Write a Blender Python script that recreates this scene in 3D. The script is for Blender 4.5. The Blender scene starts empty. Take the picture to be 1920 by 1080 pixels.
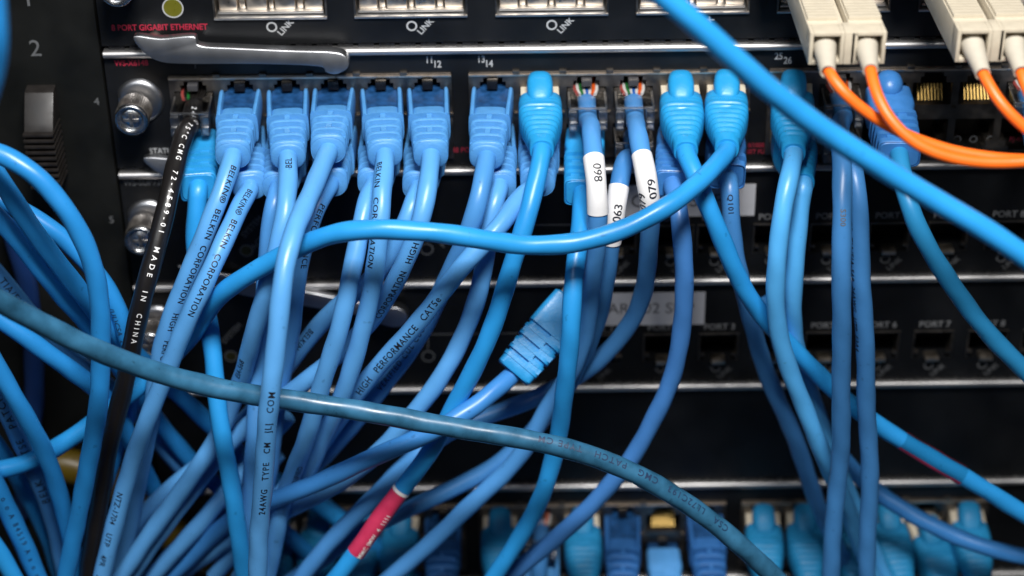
import bpy, bmesh, math, random
from mathutils import Vector, Matrix
random.seed(7)
sc = bpy.context.scene
MM = 0.001
# ------------------------------------------------------------------ camera
TH = math.radians(31.0); ROLL = math.radians(0.7); DIST = 614.6; FPX = 3590.0
CAMP = Vector((0, -DIST*math.cos(TH), DIST*math.sin(TH)))          # millimetres
FW = Vector((0, math.cos(TH), -math.sin(TH)))
R0 = Vector((1, 0, 0)); U0 = R0.cross(FW)
RT = (R0*math.cos(ROLL) - U0*math.sin(ROLL)).normalized()
UP = RT.cross(FW).normalized()
cam = bpy.data.cameras.new('camera'); camo = bpy.data.objects.new('camera', cam)
sc.collection.objects.link(camo); sc.camera = camo
m = Matrix((RT, UP, -FW)).transposed().to_4x4(); m.translation = CAMP*MM
camo.matrix_world = m
cam.sensor_width = 36; cam.lens = FPX/1920*36
cam.clip_start = 0.01; cam.clip_end = 20
cam.dof.use_dof = True; cam.dof.focus_distance = 0.543; cam.dof.aperture_fstop = 7.5
# ------------------------------------------------------------------ light
w = bpy.data.worlds.new('World'); sc.world = w; w.use_nodes = True
w.node_tree.nodes['Background'].inputs[0].default_value = (0.55, 0.62, 0.75, 1)
w.node_tree.nodes['Background'].inputs[1].default_value = 0.035
def area(name, loc, tgt, sx, sy, power, col):
    l = bpy.data.lights.new(name, 'AREA'); l.shape = 'RECTANGLE'; l.size = sx; l.size_y = sy
    l.energy = power; l.color = col
    o = bpy.data.objects.new(name, l); sc.collection.objects.link(o)
    o.location = Vector(loc); o.rotation_euler = (Vector(tgt)-Vector(loc)).to_track_quat('-Z', 'Y').to_euler()
area('flash_softbox', (0.05, -0.40, 0.645), (0, 0, 0.03), 0.21, 0.13, 8.8, (1.0, 0.975, 0.95))
area('fill_light', (-0.5, -1.1, 1.1), (0, 0, 0), 0.7, 0.4, 3.4, (0.9, 0.95, 1.0))  # weak fill added from the front left, no such lamp is seen
sc.view_settings.view_transform = 'Standard'; sc.view_settings.look = 'None'
sc.view_settings.exposure = 0; sc.view_settings.gamma = 1
sc.render.engine = 'CYCLES'
sc.cycles.use_denoising = True
sc.cycles.max_bounces = 8; sc.cycles.transparent_max_bounces = 16

def at(px, py, h=0.0):
    """point (mm) that stands h mm in front of the panel plane and shows at photo pixel px, py"""
    d = FW*FPX + RT*(px-960) + UP*(540-py)
    t = (-h - CAMP.y)/d.y
    return CAMP + d*t
def proj(p):
    v = Vector(p)-CAMP; z = v.dot(FW)
    return 960+FPX*v.dot(RT)/z, 540-FPX*v.dot(UP)/z
# ------------------------------------------------------------------ materials
def mat(name, col, rough=.4, metal=0., var=0.12, scale=300, bump=0.0, bscale=900, specks=0.0, spec=.5, coat=0, sss=0, rvar=.1):
    m = bpy.data.materials.new(name); m.use_nodes = True
    nt = m.node_tree; b = nt.nodes['Principled BSDF']; L = nt.links.new
    b.inputs['Roughness'].default_value = rough; b.inputs['Metallic'].default_value = metal
    b.inputs['Specular IOR Level'].default_value = spec; b.inputs['Coat Weight'].default_value = coat
    tc = nt.nodes.new('ShaderNodeTexCoord')
    n = nt.nodes.new('ShaderNodeTexNoise'); n.inputs['Scale'].default_value = scale; n.inputs['Detail'].default_value = 5
    L(tc.outputs['Object'], n.inputs['Vector'])
    r = nt.nodes.new('ShaderNodeValToRGB')
    c = Vector(col)
    a = c*(1-var); z = c*(1+var*.6)
    r.color_ramp.elements[0].position = .3; r.color_ramp.elements[1].position = .7
    r.color_ramp.elements[0].color = (*a, 1); r.color_ramp.elements[1].color = (*z, 1)
    L(n.outputs['Fac'], r.inputs['Fac']); out = r.outputs['Color']
    if specks > 0:
        n2 = nt.nodes.new('ShaderNodeTexNoise'); n2.inputs['Scale'].default_value = 420; n2.inputs['Detail'].default_value = 2
        L(tc.outputs['Object'], n2.inputs['Vector'])
        r2 = nt.nodes.new('ShaderNodeValToRGB'); r2.color_ramp.elements[0].position = .70; r2.color_ramp.elements[1].position = .76
        r2.color_ramp.elements[0].color = (0, 0, 0, 1); r2.color_ramp.elements[1].color = (specks,)*3+(1,)
        L(n2.outputs['Fac'], r2.inputs['Fac'])
        mx = nt.nodes.new('ShaderNodeMix'); mx.data_type = 'RGBA'
        L(r2.outputs['Color'], mx.inputs['Factor']); L(out, mx.inputs[6]); mx.inputs[7].default_value = (*(c*.25), 1)
        out = mx.outputs[2]
    L(out, b.inputs['Base Color'])
    mr = nt.nodes.new('ShaderNodeMapRange'); mr.inputs['To Min'].default_value = rough-rvar; mr.inputs['To Max'].default_value = rough+rvar
    mr.inputs['From Min'].default_value = .3; mr.inputs['From Max'].default_value = .7
    L(n.outputs['Fac'], mr.inputs['Value']); L(mr.outputs['Result'], b.inputs['Roughness'])
    if bump > 0:
        n3 = nt.nodes.new('ShaderNodeTexNoise'); n3.inputs['Scale'].default_value = bscale; n3.inputs['Detail'].default_value = 3
        L(tc.outputs['Object'], n3.inputs['Vector'])
        bp = nt.nodes.new('ShaderNodeBump'); bp.inputs['Strength'].default_value = bump; bp.inputs['Distance'].default_value = .0003
        L(n3.outputs['Fac'], bp.inputs['Height']); L(bp.outputs['Normal'], b.inputs['Normal'])
    return m
def cablemat(name, col, rough=.35, **k):
    return mat(name, col, rough, 0, var=.07, scale=90, bump=.15, rvar=.06, bscale=260, specks=k.pop('specks', .35), **k)
M = {
 'bel':   cablemat('periwinkle_vinyl', (.095, .335, .70)),
 'bel2':  cablemat('periwinkle_vinyl_b', (.070, .270, .61)),
 'cyan':  cablemat('sky_vinyl', (.022, .29, .69)),
 'mid':  cablemat('mid_blue_vinyl', (.045, .225, .57)),
 'lcyan': cablemat('pale_sky_vinyl', (.085, .40, .80)),
 'ind':   cablemat('indigo_vinyl', (.055, .205, .53)),
 'dark':  cablemat('denim_vinyl', (.050, .205, .48)),
 'k':     cablemat('azure_vinyl', (.020, .235, .60)),
 'teal':  mat('dirty_teal_vinyl', (.030, .132, .24), .32, var=.5, scale=130, bump=.18, bscale=300, specks=.55),
 'teal2': cablemat('greenish_blue_vinyl', (.02, .21, .44)),
 'navy': cablemat('navy_vinyl', (.008, .028, .11)),
 'blackv': cablemat('black_vinyl', (.009, .008, .008), .33, specks=0),
 'orange': cablemat('orange_vinyl', (.95, .16, .012), .42, specks=0),
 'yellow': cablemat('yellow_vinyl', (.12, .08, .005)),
 'bbel':  mat('periwinkle_boot', (.080, .29, .62), .42, var=.08, bump=.25, bscale=1800, specks=.3),
 'bcyan': mat('sky_boot', (.016, .285, .60), .38, var=.08, bump=.2, bscale=1400, specks=.15),
 'bsq':   mat('azure_boot', (.020, .28, .62), .40, var=.08, bump=.2, bscale=1400, specks=.15),
 'blow': mat('matte_sky_boot', (.014, .21, .43), .55, var=.1, spec=.3),  # this and the next: darker, rougher boot colours for the lower row
 'blowd': mat('matte_denim_boot', (.028, .13, .36), .55, var=.1, spec=.3),
 'bdark': mat('denim_boot', (.040, .18, .47), .40, var=.1, bump=.2, bscale=1400),
 'pluginner': mat('tinted_plug', (.012, .058, .165), .38, var=.5, scale=400, spec=.12),
 'beige': mat('beige_plastic', (.55, .49, .38), .42, var=.06, scale=400, bump=.1),
 'beigeboot': mat('grey_beige_rubber', (.50, .46, .38), .5, var=.05),
 'panel': mat('black_panel', (.0055, .006, .007), .42, var=.3, scale=60, bump=.08, bscale=3000, specks=0, spec=.4),
 'chassis': mat('black_chassis', (.006, .0065, .006), .5, var=.3, scale=60, spec=.3),
 'cavity': mat('dark_cavity', (.006, .005, .0045), .6),
 'steel': mat('brushed_steel', (.55, .545, .54), .46, 1, var=.02, scale=120, rvar=.04),
 'chrome': mat('bright_steel', (.62, .63, .64), .24, 1, var=.1, scale=300, rvar=.05),
 'lever': mat('zinc_steel', (.44, .45, .47), .36, 1, var=.05, scale=150, rvar=.02),
 'knurl': mat('dull_nickel', (.50, .46, .42), .42, 1, var=.2, scale=500, bump=.1),
 'shield': mat('warm_tin', (.22, .195, .17), .42, 1, var=.25, scale=250, bump=.1),
 'tan': mat('warm_tin_bright', (.80, .70, .58), .36, 1, var=.15, scale=300),
 'tanrough': mat('aged_tin', (.55, .47, .40), .5, 1, var=.2, scale=300),
 'gold': mat('gold_plate', (.75, .50, .16), .42, 1, var=.05),
 'brown': mat('dark_brown_plastic', (.013, .011, .010), .42, var=.2, spec=.45),
 'smoke': mat('smoky_plastic', (.05, .05, .055), .45, spec=.3),
 'black': mat('black_plastic', (.006, .006, .007), .3),
 'grey': mat('pale_grey_ink', (.42, .43, .44), .6),
 'midgrey': mat('mid_grey_ink', (.20, .205, .21), .6),
 'dimgrey': mat('dim_grey_ink', (.11, .115, .12), .6),
 'redink': mat('red_ink', (.42, .018, .05), .6),
 'dimred': mat('dim_red_ink', (.22, .012, .03), .6),
 'ink': mat('black_ink', (.008, .010, .02), .5, bump=0),
 'blueink': mat('navy_ink', (.012, .035, .09), .5),
 'whiteink': mat('white_ink', (.80, .80, .80), .5),
 'paper': mat('white_paper', (.80, .79, .78), .55, var=.04, scale=200),
 'sticker': mat('grey_sticker', (.52, .53, .56), .5, var=.04),
 'stickink': mat('grey_ink', (.12, .12, .13), .5),
 'pink': mat('pink_paper', (.54, .030, .095), .5, var=.1, scale=300),
 'olivedim': mat('dark_olive_lens', (.035, .033, .008), .35),
 'olive': mat('olive_lens', (.13, .125, .012), .35),
 'w_red': mat('wire_red', (.40, .07, .06), .4), 'w_white': mat('wire_white', (.75, .72, .68), .4),
 'w_green': mat('wire_green', (.02, .20, .04), .4), 'w_blue': mat('wire_blue', (.02, .13, .5), .4),
 'w_orange': mat('wire_orange', (.85, .12, .01), .4),
}
def clearmat(name, tint, opac):
    m = bpy.data.materials.new(name); m.use_nodes = True; nt = m.node_tree; L = nt.links.new
    for n in list(nt.nodes): nt.nodes.remove(n)
    o = nt.nodes.new('ShaderNodeOutputMaterial'); t = nt.nodes.new('ShaderNodeBsdfTransparent'); t.inputs[0].default_value = (*tint, 1)
    g = nt.nodes.new('ShaderNodeBsdfGlossy'); g.inputs['Roughness'].default_value = .12
    f0 = nt.nodes.new('ShaderNodeLayerWeight'); f0.inputs[0].default_value = .5
    f1 = nt.nodes.new('ShaderNodeMath'); f1.operation = 'POWER'; f1.inputs[1].default_value = 4; L(f0.outputs['Facing'], f1.inputs[0])
    f = nt.nodes.new('ShaderNodeMath'); f.operation = 'MULTIPLY_ADD'; f.inputs[1].default_value = .6; f.inputs[2].default_value = .04; L(f1.outputs[0], f.inputs[0])
    n3 = nt.nodes.new('ShaderNodeTexNoise'); n3.inputs['Scale'].default_value = 700
    tc = nt.nodes.new('ShaderNodeTexCoord'); L(tc.outputs['Object'], n3.inputs['Vector'])
    bp = nt.nodes.new('ShaderNodeBump'); bp.inputs['Strength'].default_value = .5; bp.inputs['Distance'].default_value = .0003
    L(n3.outputs['Fac'], bp.inputs['Height']); L(bp.outputs['Normal'], g.inputs['Normal'])
    a = nt.nodes.new('ShaderNodeMath'); a.operation = 'ADD'; a.inputs[1].default_value = opac; a.use_clamp = True
    L(f.outputs[0], a.inputs[0])
    mx = nt.nodes.new('ShaderNodeMixShader'); L(a.outputs[0], mx.inputs[0]); L(t.outputs[0], mx.inputs[1]); L(g.outputs[0], mx.inputs[2])
    L(mx.outputs[0], o.inputs[0]); return m
M['clear'] = clearmat('clear_plastic', (.84, .85, .86), .03)
M['tape'] = clearmat('clear_tape', (.80, .90, .88), .07)
M['clearlug'] = clearmat('clear_plastic_thick', (.70, .71, .73), .22)
M['clearlug'].node_tree.nodes['Glossy BSDF'].inputs['Roughness'].default_value = .3
# ------------------------------------------------------------------ mesh helpers
class MB:
    def __init__(s): s.v = []; s.f = []
    def add(s, vs, fs):
        o = len(s.v); s.v += [Vector(x) for x in vs]; s.f += [tuple(i+o for i in f) for f in fs]; return s
    def box(s, x0, x1, y0, y1, z0, z1, fr=None):
        vs = [(x, y, z) for x in (x0, x1) for y in (y0, y1) for z in (z0, z1)]
        if fr: vs = [fr(*q) for q in vs]
        return s.add(vs, [(0, 1, 3, 2), (4, 6, 7, 5), (0, 4, 5, 1), (2, 3, 7, 6), (0, 2, 6, 4), (1, 5, 7, 3)])
    def loft(s, rings, cap=True, closed=True):
        n = len(rings[0]); o = len(s.v)
        for r in rings: s.v += [Vector(q) for q in r]
        for i in range(len(rings)-1):
            for j in range(n if closed else n-1):
                k = (j+1) % n; s.f.append((o+i*n+j, o+i*n+k, o+(i+1)*n+k, o+(i+1)*n+j))
        if cap:
            s.f.append(tuple(o+j for j in range(n))[::-1]); s.f.append(tuple(o+(len(rings)-1)*n+j for j in range(n)))
        return s
    def build(s, name, material, parent=None, bevel=0, angle=40, smooth=True):
        me = bpy.data.meshes.new(name)
        off = Vector(parent['_o']) if parent is not None else Vector((0, 0, 0))
        base = off
        me.from_pydata([tuple((q-base)*MM) for q in s.v], [], s.f); me.validate()
        bm = bmesh.new(); bm.from_mesh(me); bmesh.ops.recalc_face_normals(bm, faces=bm.faces)
        if bevel:
            es = [e for e in bm.edges if len(e.link_faces) == 2 and e.calc_face_angle(0) > .6]
            if es: bmesh.ops.bevel(bm, geom=es, offset=bevel*MM, segments=2, affect='EDGES', profile=.6, clamp_overlap=True)
        bm.to_mesh(me); bm.free()
        if smooth:
            me.shade_smooth(); me.set_sharp_from_angle(angle=math.radians(angle))
        me.materials.append(M[material] if isinstance(material, str) else material)
        o = bpy.data.objects.new(name, me); sc.collection.objects.link(o)
        if parent is not None:
            top = parent
            o.parent = parent
        o['_o'] = tuple(base)
        return o
def thing(name, label, cat, loc, group=None):
    o = bpy.data.objects.new(name, None); sc.collection.objects.link(o)
    o.empty_display_size = .005
    o.location = Vector(loc)*MM; o['_o'] = tuple(loc); o['label'] = label; o['category'] = cat
    if group: o['group'] = group
    return o
def plate(x0, x1, z0, z1, holes, y=0., depth=12., back=True):
    """front sheet at y with rectangular holes (unions allowed), walls and a back for each hole"""
    xs = sorted({x0, x1} | {q for h in holes for q in h[:2]}); zs = sorted({z0, z1} | {q for h in holes for q in h[2:4]})
    xs = [q for q in xs if x0 <= q <= x1]; zs = [q for q in zs if z0 <= q <= z1]
    mb = MB(); nx = len(xs)-1; nz = len(zs)-1
    inh = [[any(h[0] <= (xs[i]+xs[i+1])/2 <= h[1] and h[2] <= (zs[j]+zs[j+1])/2 <= h[3] for h in holes) for j in range(nz)] for i in range(nx)]
    for i in range(nx):
        for j in range(nz):
            a, b, c, d = xs[i], xs[i+1], zs[j], zs[j+1]
            if not inh[i][j]:
                mb.add([(a, y, c), (b, y, c), (b, y, d), (a, y, d)], [(0, 1, 2, 3)])
                for (di, dj, p, q) in ((-1, 0, (a, c), (a, d)), (1, 0, (b, c), (b, d)), (0, -1, (a, c), (b, c)), (0, 1, (a, d), (b, d))):
                    ii, jj = i+di, j+dj
                    outer = not (0 <= ii < nx and 0 <= jj < nz)
                    if outer or inh[ii][jj]:
                        dd = depth if not outer else min(depth, 3)
                        mb.add([(p[0], y, p[1]), (q[0], y, q[1]), (q[0], y+dd, q[1]), (p[0], y+dd, p[1])], [(0, 1, 2, 3)])
    bk = MB()
    for i in range(nx):
        for j in range(nz):
            if inh[i][j]:
                bk.add([(xs[i], y+depth-.05, zs[j]), (xs[i+1], y+depth-.05, zs[j]), (xs[i+1], y+depth-.05, zs[j+1]), (xs[i], y+depth-.05, zs[j+1])], [(0, 1, 2, 3)])
    return mb, bk
def build_plain(mb, name, material, parent):
    """faces are already laid out; merge doubles and keep flat"""
    return mb.build(name, material, parent, smooth=False)
_tc = {}
def text_mesh(s, size, bold=0.0, spacing=1.0):
    key = (s, size, bold, spacing)
    if key in _tc: return _tc[key]
    c = bpy.data.curves.new('t', 'FONT'); c.body = s; c.size = size; c.offset = bold; c.space_character = spacing
    c.resolution_u = 3; c.align_y = 'CENTER'
    o = bpy.data.objects.new('t', c); sc.collection.objects.link(o)
    bpy.context.view_layer.update()
    me = bpy.data.meshes.new_from_object(o.evaluated_get(bpy.context.evaluated_depsgraph_get()))
    v = [tuple(q.co) for q in me.vertices]; f = [tuple(p.vertices) for p in me.polygons]
    bpy.data.objects.remove(o); bpy.data.curves.remove(c); bpy.data.meshes.remove(me)
    _tc[key] = (v, f); return _tc[key]
def panel_text(s, px, py, size, parent, m='grey', rot=0, y=-.06, bold=.03, center=True, name='printed_text', sx=1.0):
    """flat lettering on the vertical panel, anchored at photo pixel"""
    v, f = text_mesh(s, size, bold)
    p = at(px, py, -y)
    xs = [q[0] for q in v]; cx = (min(xs)+max(xs))/2 if center else 0
    ys = [q[1] for q in v]; cy = (min(ys)+max(ys))/2
    c, sn = math.cos(rot), math.sin(rot)
    mb = MB(); mb.add([(p.x+((q[0]-cx)*sx*c-(q[1]-cy)*sn), p.y, p.z+((q[0]-cx)*sx*sn+(q[1]-cy)*c)) for q in v], f)
    return mb.build(name, m, parent, smooth=False)
def ring(px, py, r0, r1, parent, m='grey', name='led_ring', y=-.06):
    p = at(px, py, -y); mb = MB(); n = 36; vs = []
    for i in range(n):
        a = 2*math.pi*i/n
        for r in (r0, r1): vs.append((p.x+r*math.cos(a), p.y, p.z+r*math.sin(a)))
    mb.add(vs, [(2*i, 2*i+1, (2*i+3) % (2*n), (2*i+2) % (2*n)) for i in range(n)])
    o = mb.build(name, m, parent, smooth=False)
    return o
def disc(px, py, r, parent, m, name, y=-.03):
    p = at(px, py, -y); n = 30
    mb = MB(); mb.add([(p.x+r*math.cos(2*math.pi*i/n), p.y-(0), p.z+r*math.sin(2*math.pi*i/n)) for i in range(n)], [tuple(range(n))])
    return mb.build(name, m, parent, smooth=False)
# ------------------------------------------------------------------ spline / tube
def catmull(P, step):
    out = []
    n = len(P)
    for i in range(n-1):
        p1, p2 = P[i], P[i+1]
        p0 = P[i-1] if i > 0 else p1*2-p2
        p3 = P[i+2] if i+2 < n else p2*2-p1
        # centripetal
        def tj(t, a, b): return t+max((b-a).length, 1e-4)**.5
        t0 = 0; t1 = tj(t0, p0, p1); t2 = tj(t1, p1, p2); t3 = tj(t2, p2, p3)
        k = max(2, int((p2-p1).length/step))
        for j in range(k):
            t = t1+(t2-t1)*j/k
            A1 = p0*((t1-t)/(t1-t0))+p1*((t-t0)/(t1-t0)); A2 = p1*((t2-t)/(t2-t1))+p2*((t-t1)/(t2-t1)); A3 = p2*((t3-t)/(t3-t2))+p3*((t-t2)/(t3-t2))
            B1 = A1*((t2-t)/(t2-t0))+A2*((t-t0)/(t2-t0)); B2 = A2*((t3-t)/(t3-t1))+A3*((t-t1)/(t3-t1))
            out.append(B1*((t2-t)/(t2-t1))+B2*((t-t1)/(t2-t1)))
    out.append(P[-1].copy()); return out
def smooth_path(Q, it, pin=0):
    Q = [q.copy() for q in Q]
    for _ in range(it):
        N = [q.copy() for q in Q]
        for i in range(max(1, pin), len(Q)-1): N[i] = Q[i-1]*.25+Q[i]*.5+Q[i+1]*.25
        Q = N
    return Q
class Path:
    def __init__(s, Q, r, lump=.02, seed=0):
        s.Q = Q; s.r = r; s.T = []; s.N = []; s.B = []; s.S = [0]; s.lump = lump; s.seed = seed
        for i, q in enumerate(Q):
            a = Q[max(0, i-1)]; b = Q[min(len(Q)-1, i+1)]
            t = (b-a).normalized(); s.T.append(t)
            n = (CAMP-q); n = n-t*n.dot(t)
            if n.length < 1e-3: n = Vector((0, 0, 1))-t*t.z
            n.normalize(); s.N.append(n); s.B.append(n.cross(t))
            if i: s.S.append(s.S[-1]+(q-Q[i-1]).length)
        s.px = [proj(q) for q in Q]
    def near(s, px, py):
        k = min(range(len(s.Q)), key=lambda i: (s.px[i][0]-px)**2+(s.px[i][1]-py)**2); return s.S[k]
    def ev(s, d):
        import bisect
        i = min(max(bisect.bisect_right(s.S, d)-1, 0), len(s.S)-2); f = (d-s.S[i])/max(1e-6, s.S[i+1]-s.S[i])
        return s.Q[i].lerp(s.Q[i+1], f), s.T[i].lerp(s.T[i+1], f).normalized(), s.N[i].lerp(s.N[i+1], f).normalized(), s.B[i].lerp(s.B[i+1], f).normalized()
    def rad(s, d, a):
        if not s.lump: return s.r
        k = s.seed
        return s.r*(1+s.lump*math.cos(2*a-d*.42+k)+s.lump*.6*math.sin(d*.55+k*1.7)*math.cos(a+k)+s.lump*.6*math.sin(d*.23+k*2.1))
    def tube(s, s0=None, s1=None, dr=0., n=20, a0=0, a1=2*math.pi, closed=True):
        rings = []; L0 = s.S[0] if s0 is None else s0; L1 = s.S[-1] if s1 is None else s1
        k = max(2, int((L1-L0)/1.6))
        for i in range(k+1):
            d = L0+(L1-L0)*i/k; c, t, nn, b = s.ev(d)
            rings.append([c+(nn*math.cos(a)+b*math.sin(a))*(s.rad(d, a)+dr) for a in [a0+(a1-a0)*j/n for j in range(n if closed else n+1)]])
        return rings
    def text(s, string, px, py, down, size, m, parent, ang=0., bold=.032, dr=.05, spacing=1.05, name='printed_text', sx=1.0):
        v, f = text_mesh(string, size, bold, spacing)
        cy = size*.36 if False else (min(q[1] for q in v)+max(q[1] for q in v))/2
        bm = bmesh.new(); vs = [bm.verts.new((q[0]*sx, q[1]-cy, 0)) for q in v]
        for p in f:
            try: bm.faces.new([vs[i] for i in p])
            except ValueError: pass
        h = max(abs(q[1]-cy) for q in v); L = max(q[0] for q in v)*sx
        kk = int(h/.3)+1
        for i in range(-kk, kk+1):
            bmesh.ops.bisect_plane(bm, geom=bm.verts[:]+bm.edges[:]+bm.faces[:], plane_co=(0, i*.3, 0), plane_no=(0, 1, 0))
        for i in range(int(L/1.2)+1):
            bmesh.ops.bisect_plane(bm, geom=bm.verts[:]+bm.edges[:]+bm.faces[:], plane_co=(i*1.2, 0, 0), plane_no=(1, 0, 0))
        s0 = s.near(px, py); sg = 1 if down else -1
        bm.verts.index_update(); V = []
        for q in bm.verts:
            d = s0+sg*q.co.x; c, t, nn, b = s.ev(min(max(d, 0), s.S[-1]))
            vdir = nn.cross(t)*sg                    # letter-up direction, never mirrored
            a = ang+q.co.y/s.r
            aa = math.atan2(math.sin(a)*vdir.dot(b), math.cos(a))
            V.append(c+(nn*math.cos(a)+vdir*math.sin(a))*(s.rad(d, aa)+dr))
        F = [tuple(x.index for x in p.verts) for p in bm.faces]; bm.free()
        mb = MB(); mb.add(V, F); return mb.build(name, m, parent, smooth=False)
# ------------------------------------------------------------------ connectors (local axes: l outward, w sideways, v up)
class Frame:
    def __init__(s, S, D, up=Vector((0, 0, 1))):
        s.S = S; s.D = D.normalized(); s.W = s.D.cross(up).normalized()*-1; s.V = s.D.cross(s.W).normalized()
        if s.V.dot(up) < 0: s.V = -s.V
    def __call__(s, l, w, v): return s.S+s.D*l+s.W*w+s.V*v
def sup(fr, l, hw, hv, e=4., cw=0., cv=0., n=36):
    out = []
    for i in range(n):
        a = 2*math.pi*i/n; c, q = math.cos(a), math.sin(a)
        out.append(fr(l, cw+hw*math.copysign(abs(c)**(2/e), c), cv+hv*math.copysign(abs(q)**(2/e), q)))
    return out
def plug_body(fr, root, m='pluginner', l0=-7, l1=15):
    p = MB().box(l0, l1, -5.8, 5.8, -3.3, 3.3, fr).build('plug', m, root, bevel=.4)
    MB().box(-1.5, 2.6, -1.7, 1.7, 3.9, 6.9, fr).build('latch', 'black', p, bevel=.25)
    return p
def boot_snagless(fr, root, m, L=36, sd=0):
    rnd = random.Random(sd)
    p = MB().box(-7, 15, -4.75, 4.75, -3.3, 3.2, fr).build('plug', 'pluginner', root, bevel=.4)
    MB().box(-1.5, 2.9, -1.6, 1.6, 4.2, 7.0, fr).build('latch', 'black', p, bevel=.25)
    mb = MB()
    for s in (-1, 1):     # cheeks
        rings = []
        for l, hv, hw, cv in ((.6, 1.6, .4, .9), (.9, 2.8, .7, .9), (1.8, 3.7, .85, .8), (4, 4.2, .9, .7), (8, 4.5, .9, .4), (13, 4.8, .95, .1), (18, 4.7, 1.0, 0)):
            rings.append(sup(fr, l, hw, hv, 2.8, s*(5.5-max(0, l-4)*.022+rnd.uniform(-.03, .03)), cv, 16))
        mb.loft(rings)
    def taper(l): q = min(1, max(0, (l-14)/(L-14))); return 6.0-1.0*q, 5.0-.7*q
    rings = [sup(fr, 12.2, 4.9, 3.7, 5), sup(fr, 12.5, 5.0, 3.85, 5), sup(fr, 17.6, 5.3, 4.2, 5), sup(fr, 17.8, 5.9, 4.95, 4.4), sup(fr, 18.4, 5.95, 5.0, 4.4)]
    ll = 18.6; ribs = []
    while ll < L-4.4:
        wd, hv = taper(ll); e = 4.2-1.5*(ll-18)/(L-18)
        rings += [sup(fr, ll, wd-1.3, hv-1.9, e), sup(fr, ll+2.0, wd-1.35, hv-1.95, e)]; ribs.append(ll+1.)
        wd, hv = taper(ll+2)
        rings += [sup(fr, ll+2.08, wd-.12, hv-.1, e), sup(fr, ll+2.25, wd, hv, e), sup(fr, ll+3.2, wd-.05, hv-.05, e), sup(fr, ll+3.4, wd-.2, hv-.2, e)]
        ll += 3.75
    wd, hv = taper(L)
    rings += [sup(fr, ll, wd-1.0, hv-1.0, 2.5), sup(fr, ll+.9, wd-1.0, hv-1.0, 2.5), sup(fr, ll+1.1, wd-.1, hv-.1, 2.4), sup(fr, L-.3, wd-.2, hv-.2, 2.4), sup(fr, L, wd-.6, hv-.6, 2.3)]
    mb.loft(rings)
    for i, rl in enumerate(ribs):      # bridges: centre on one groove, sides on the next
        wd, hv = taper(rl)
        if i % 2 == 0:
            for s in (-1, 1): mb.box(rl-1.4, rl+1.5, -.75, .75, s*(hv-2.2), s*(hv-.12), fr)
        else:
            for s in (-1, 1): mb.box(rl-1.2, rl+1.4, s*(wd-1.9), s*(wd-.3), -2.0, 2.0, fr)
    return mb.build('boot', m, root, angle=38)
def boot_hump(fr, root, m, L=34, dark=False, narrow=1.0):
    p = MB().box(-6, 7, -5.8, 5.8, -3.3, 3.6, fr).build('plug', 'beige' if not dark else 'pluginner', root, bevel=.4)  # clear plug body, its reflection put in as an even beige colour
    mb = MB()
    def prof(l):
        q = min(1, max(0, (l-15)/(L-15)))
        q2 = q*q*(3-2*q)
        return (6.5-2.9*q2)*narrow, 5.2-1.5*q2
    rings = [sup(fr, 6.0, 5.2, 4.2, 4), sup(fr, 6.4, 5.9, 4.8, 4), sup(fr, 7.2, 6.35, 5.1, 4), sup(fr, 10, *prof(10), 4)]
    for k in range(2):
        l = 11+k*1.7; a, b = prof(l); rings += [sup(fr, l, a, b, 4), sup(fr, l+.35, a-.1, b-.14, 4), sup(fr, l+.8, a, b, 4)]
    l = 15.0; k = 0
    while l < L-3.6:
        a, b = prof(l); a2, b2 = prof(l+1.4); e = 4-1.6*(l-15)/(L-15)
        rings += [sup(fr, l, a-.05, b-.05, e), sup(fr, l+.35, a-.46, b-.5, e), sup(fr, l+1.0, a2-.5, b2-.54, e), sup(fr, l+1.25, a2-.1, b2-.1, e), sup(fr, l+1.7, a2, b2, e)]
        l += 2.45
    a, b = prof(L); rings += [sup(fr, l+.1, a-.1, b-.1, 2.3), sup(fr, L-.4, a, b-.1, 2.2), sup(fr, L, a-.25, b-.3, 2.2)]
    mb.loft(rings)
    # latch hood: rounded thumb over the latch
    rings = []
    for l, hw, top, bot in ((.2, 1.6, 6.2, 3.6), (.5, 2.6, 7.6, 3.0), (1.2, 3.3, 8.9, 2.5), (2.6, 3.75, 9.7, 2), (5.2, 3.95, 9.6, 1.5), (7.6, 3.9, 8.6, 1.5), (9.6, 3.6, 7.3, 1.5), (11, 3.1, 6.2, 1.5), (12, 2.2, 5.2, 1.5)):
        rings.append(sup(fr, l, hw*narrow, (top-bot)/2, 2.8, 0, (top+bot)/2, 24))
    mb.loft(rings)
    return mb.build('boot', m, root, angle=45)
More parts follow.
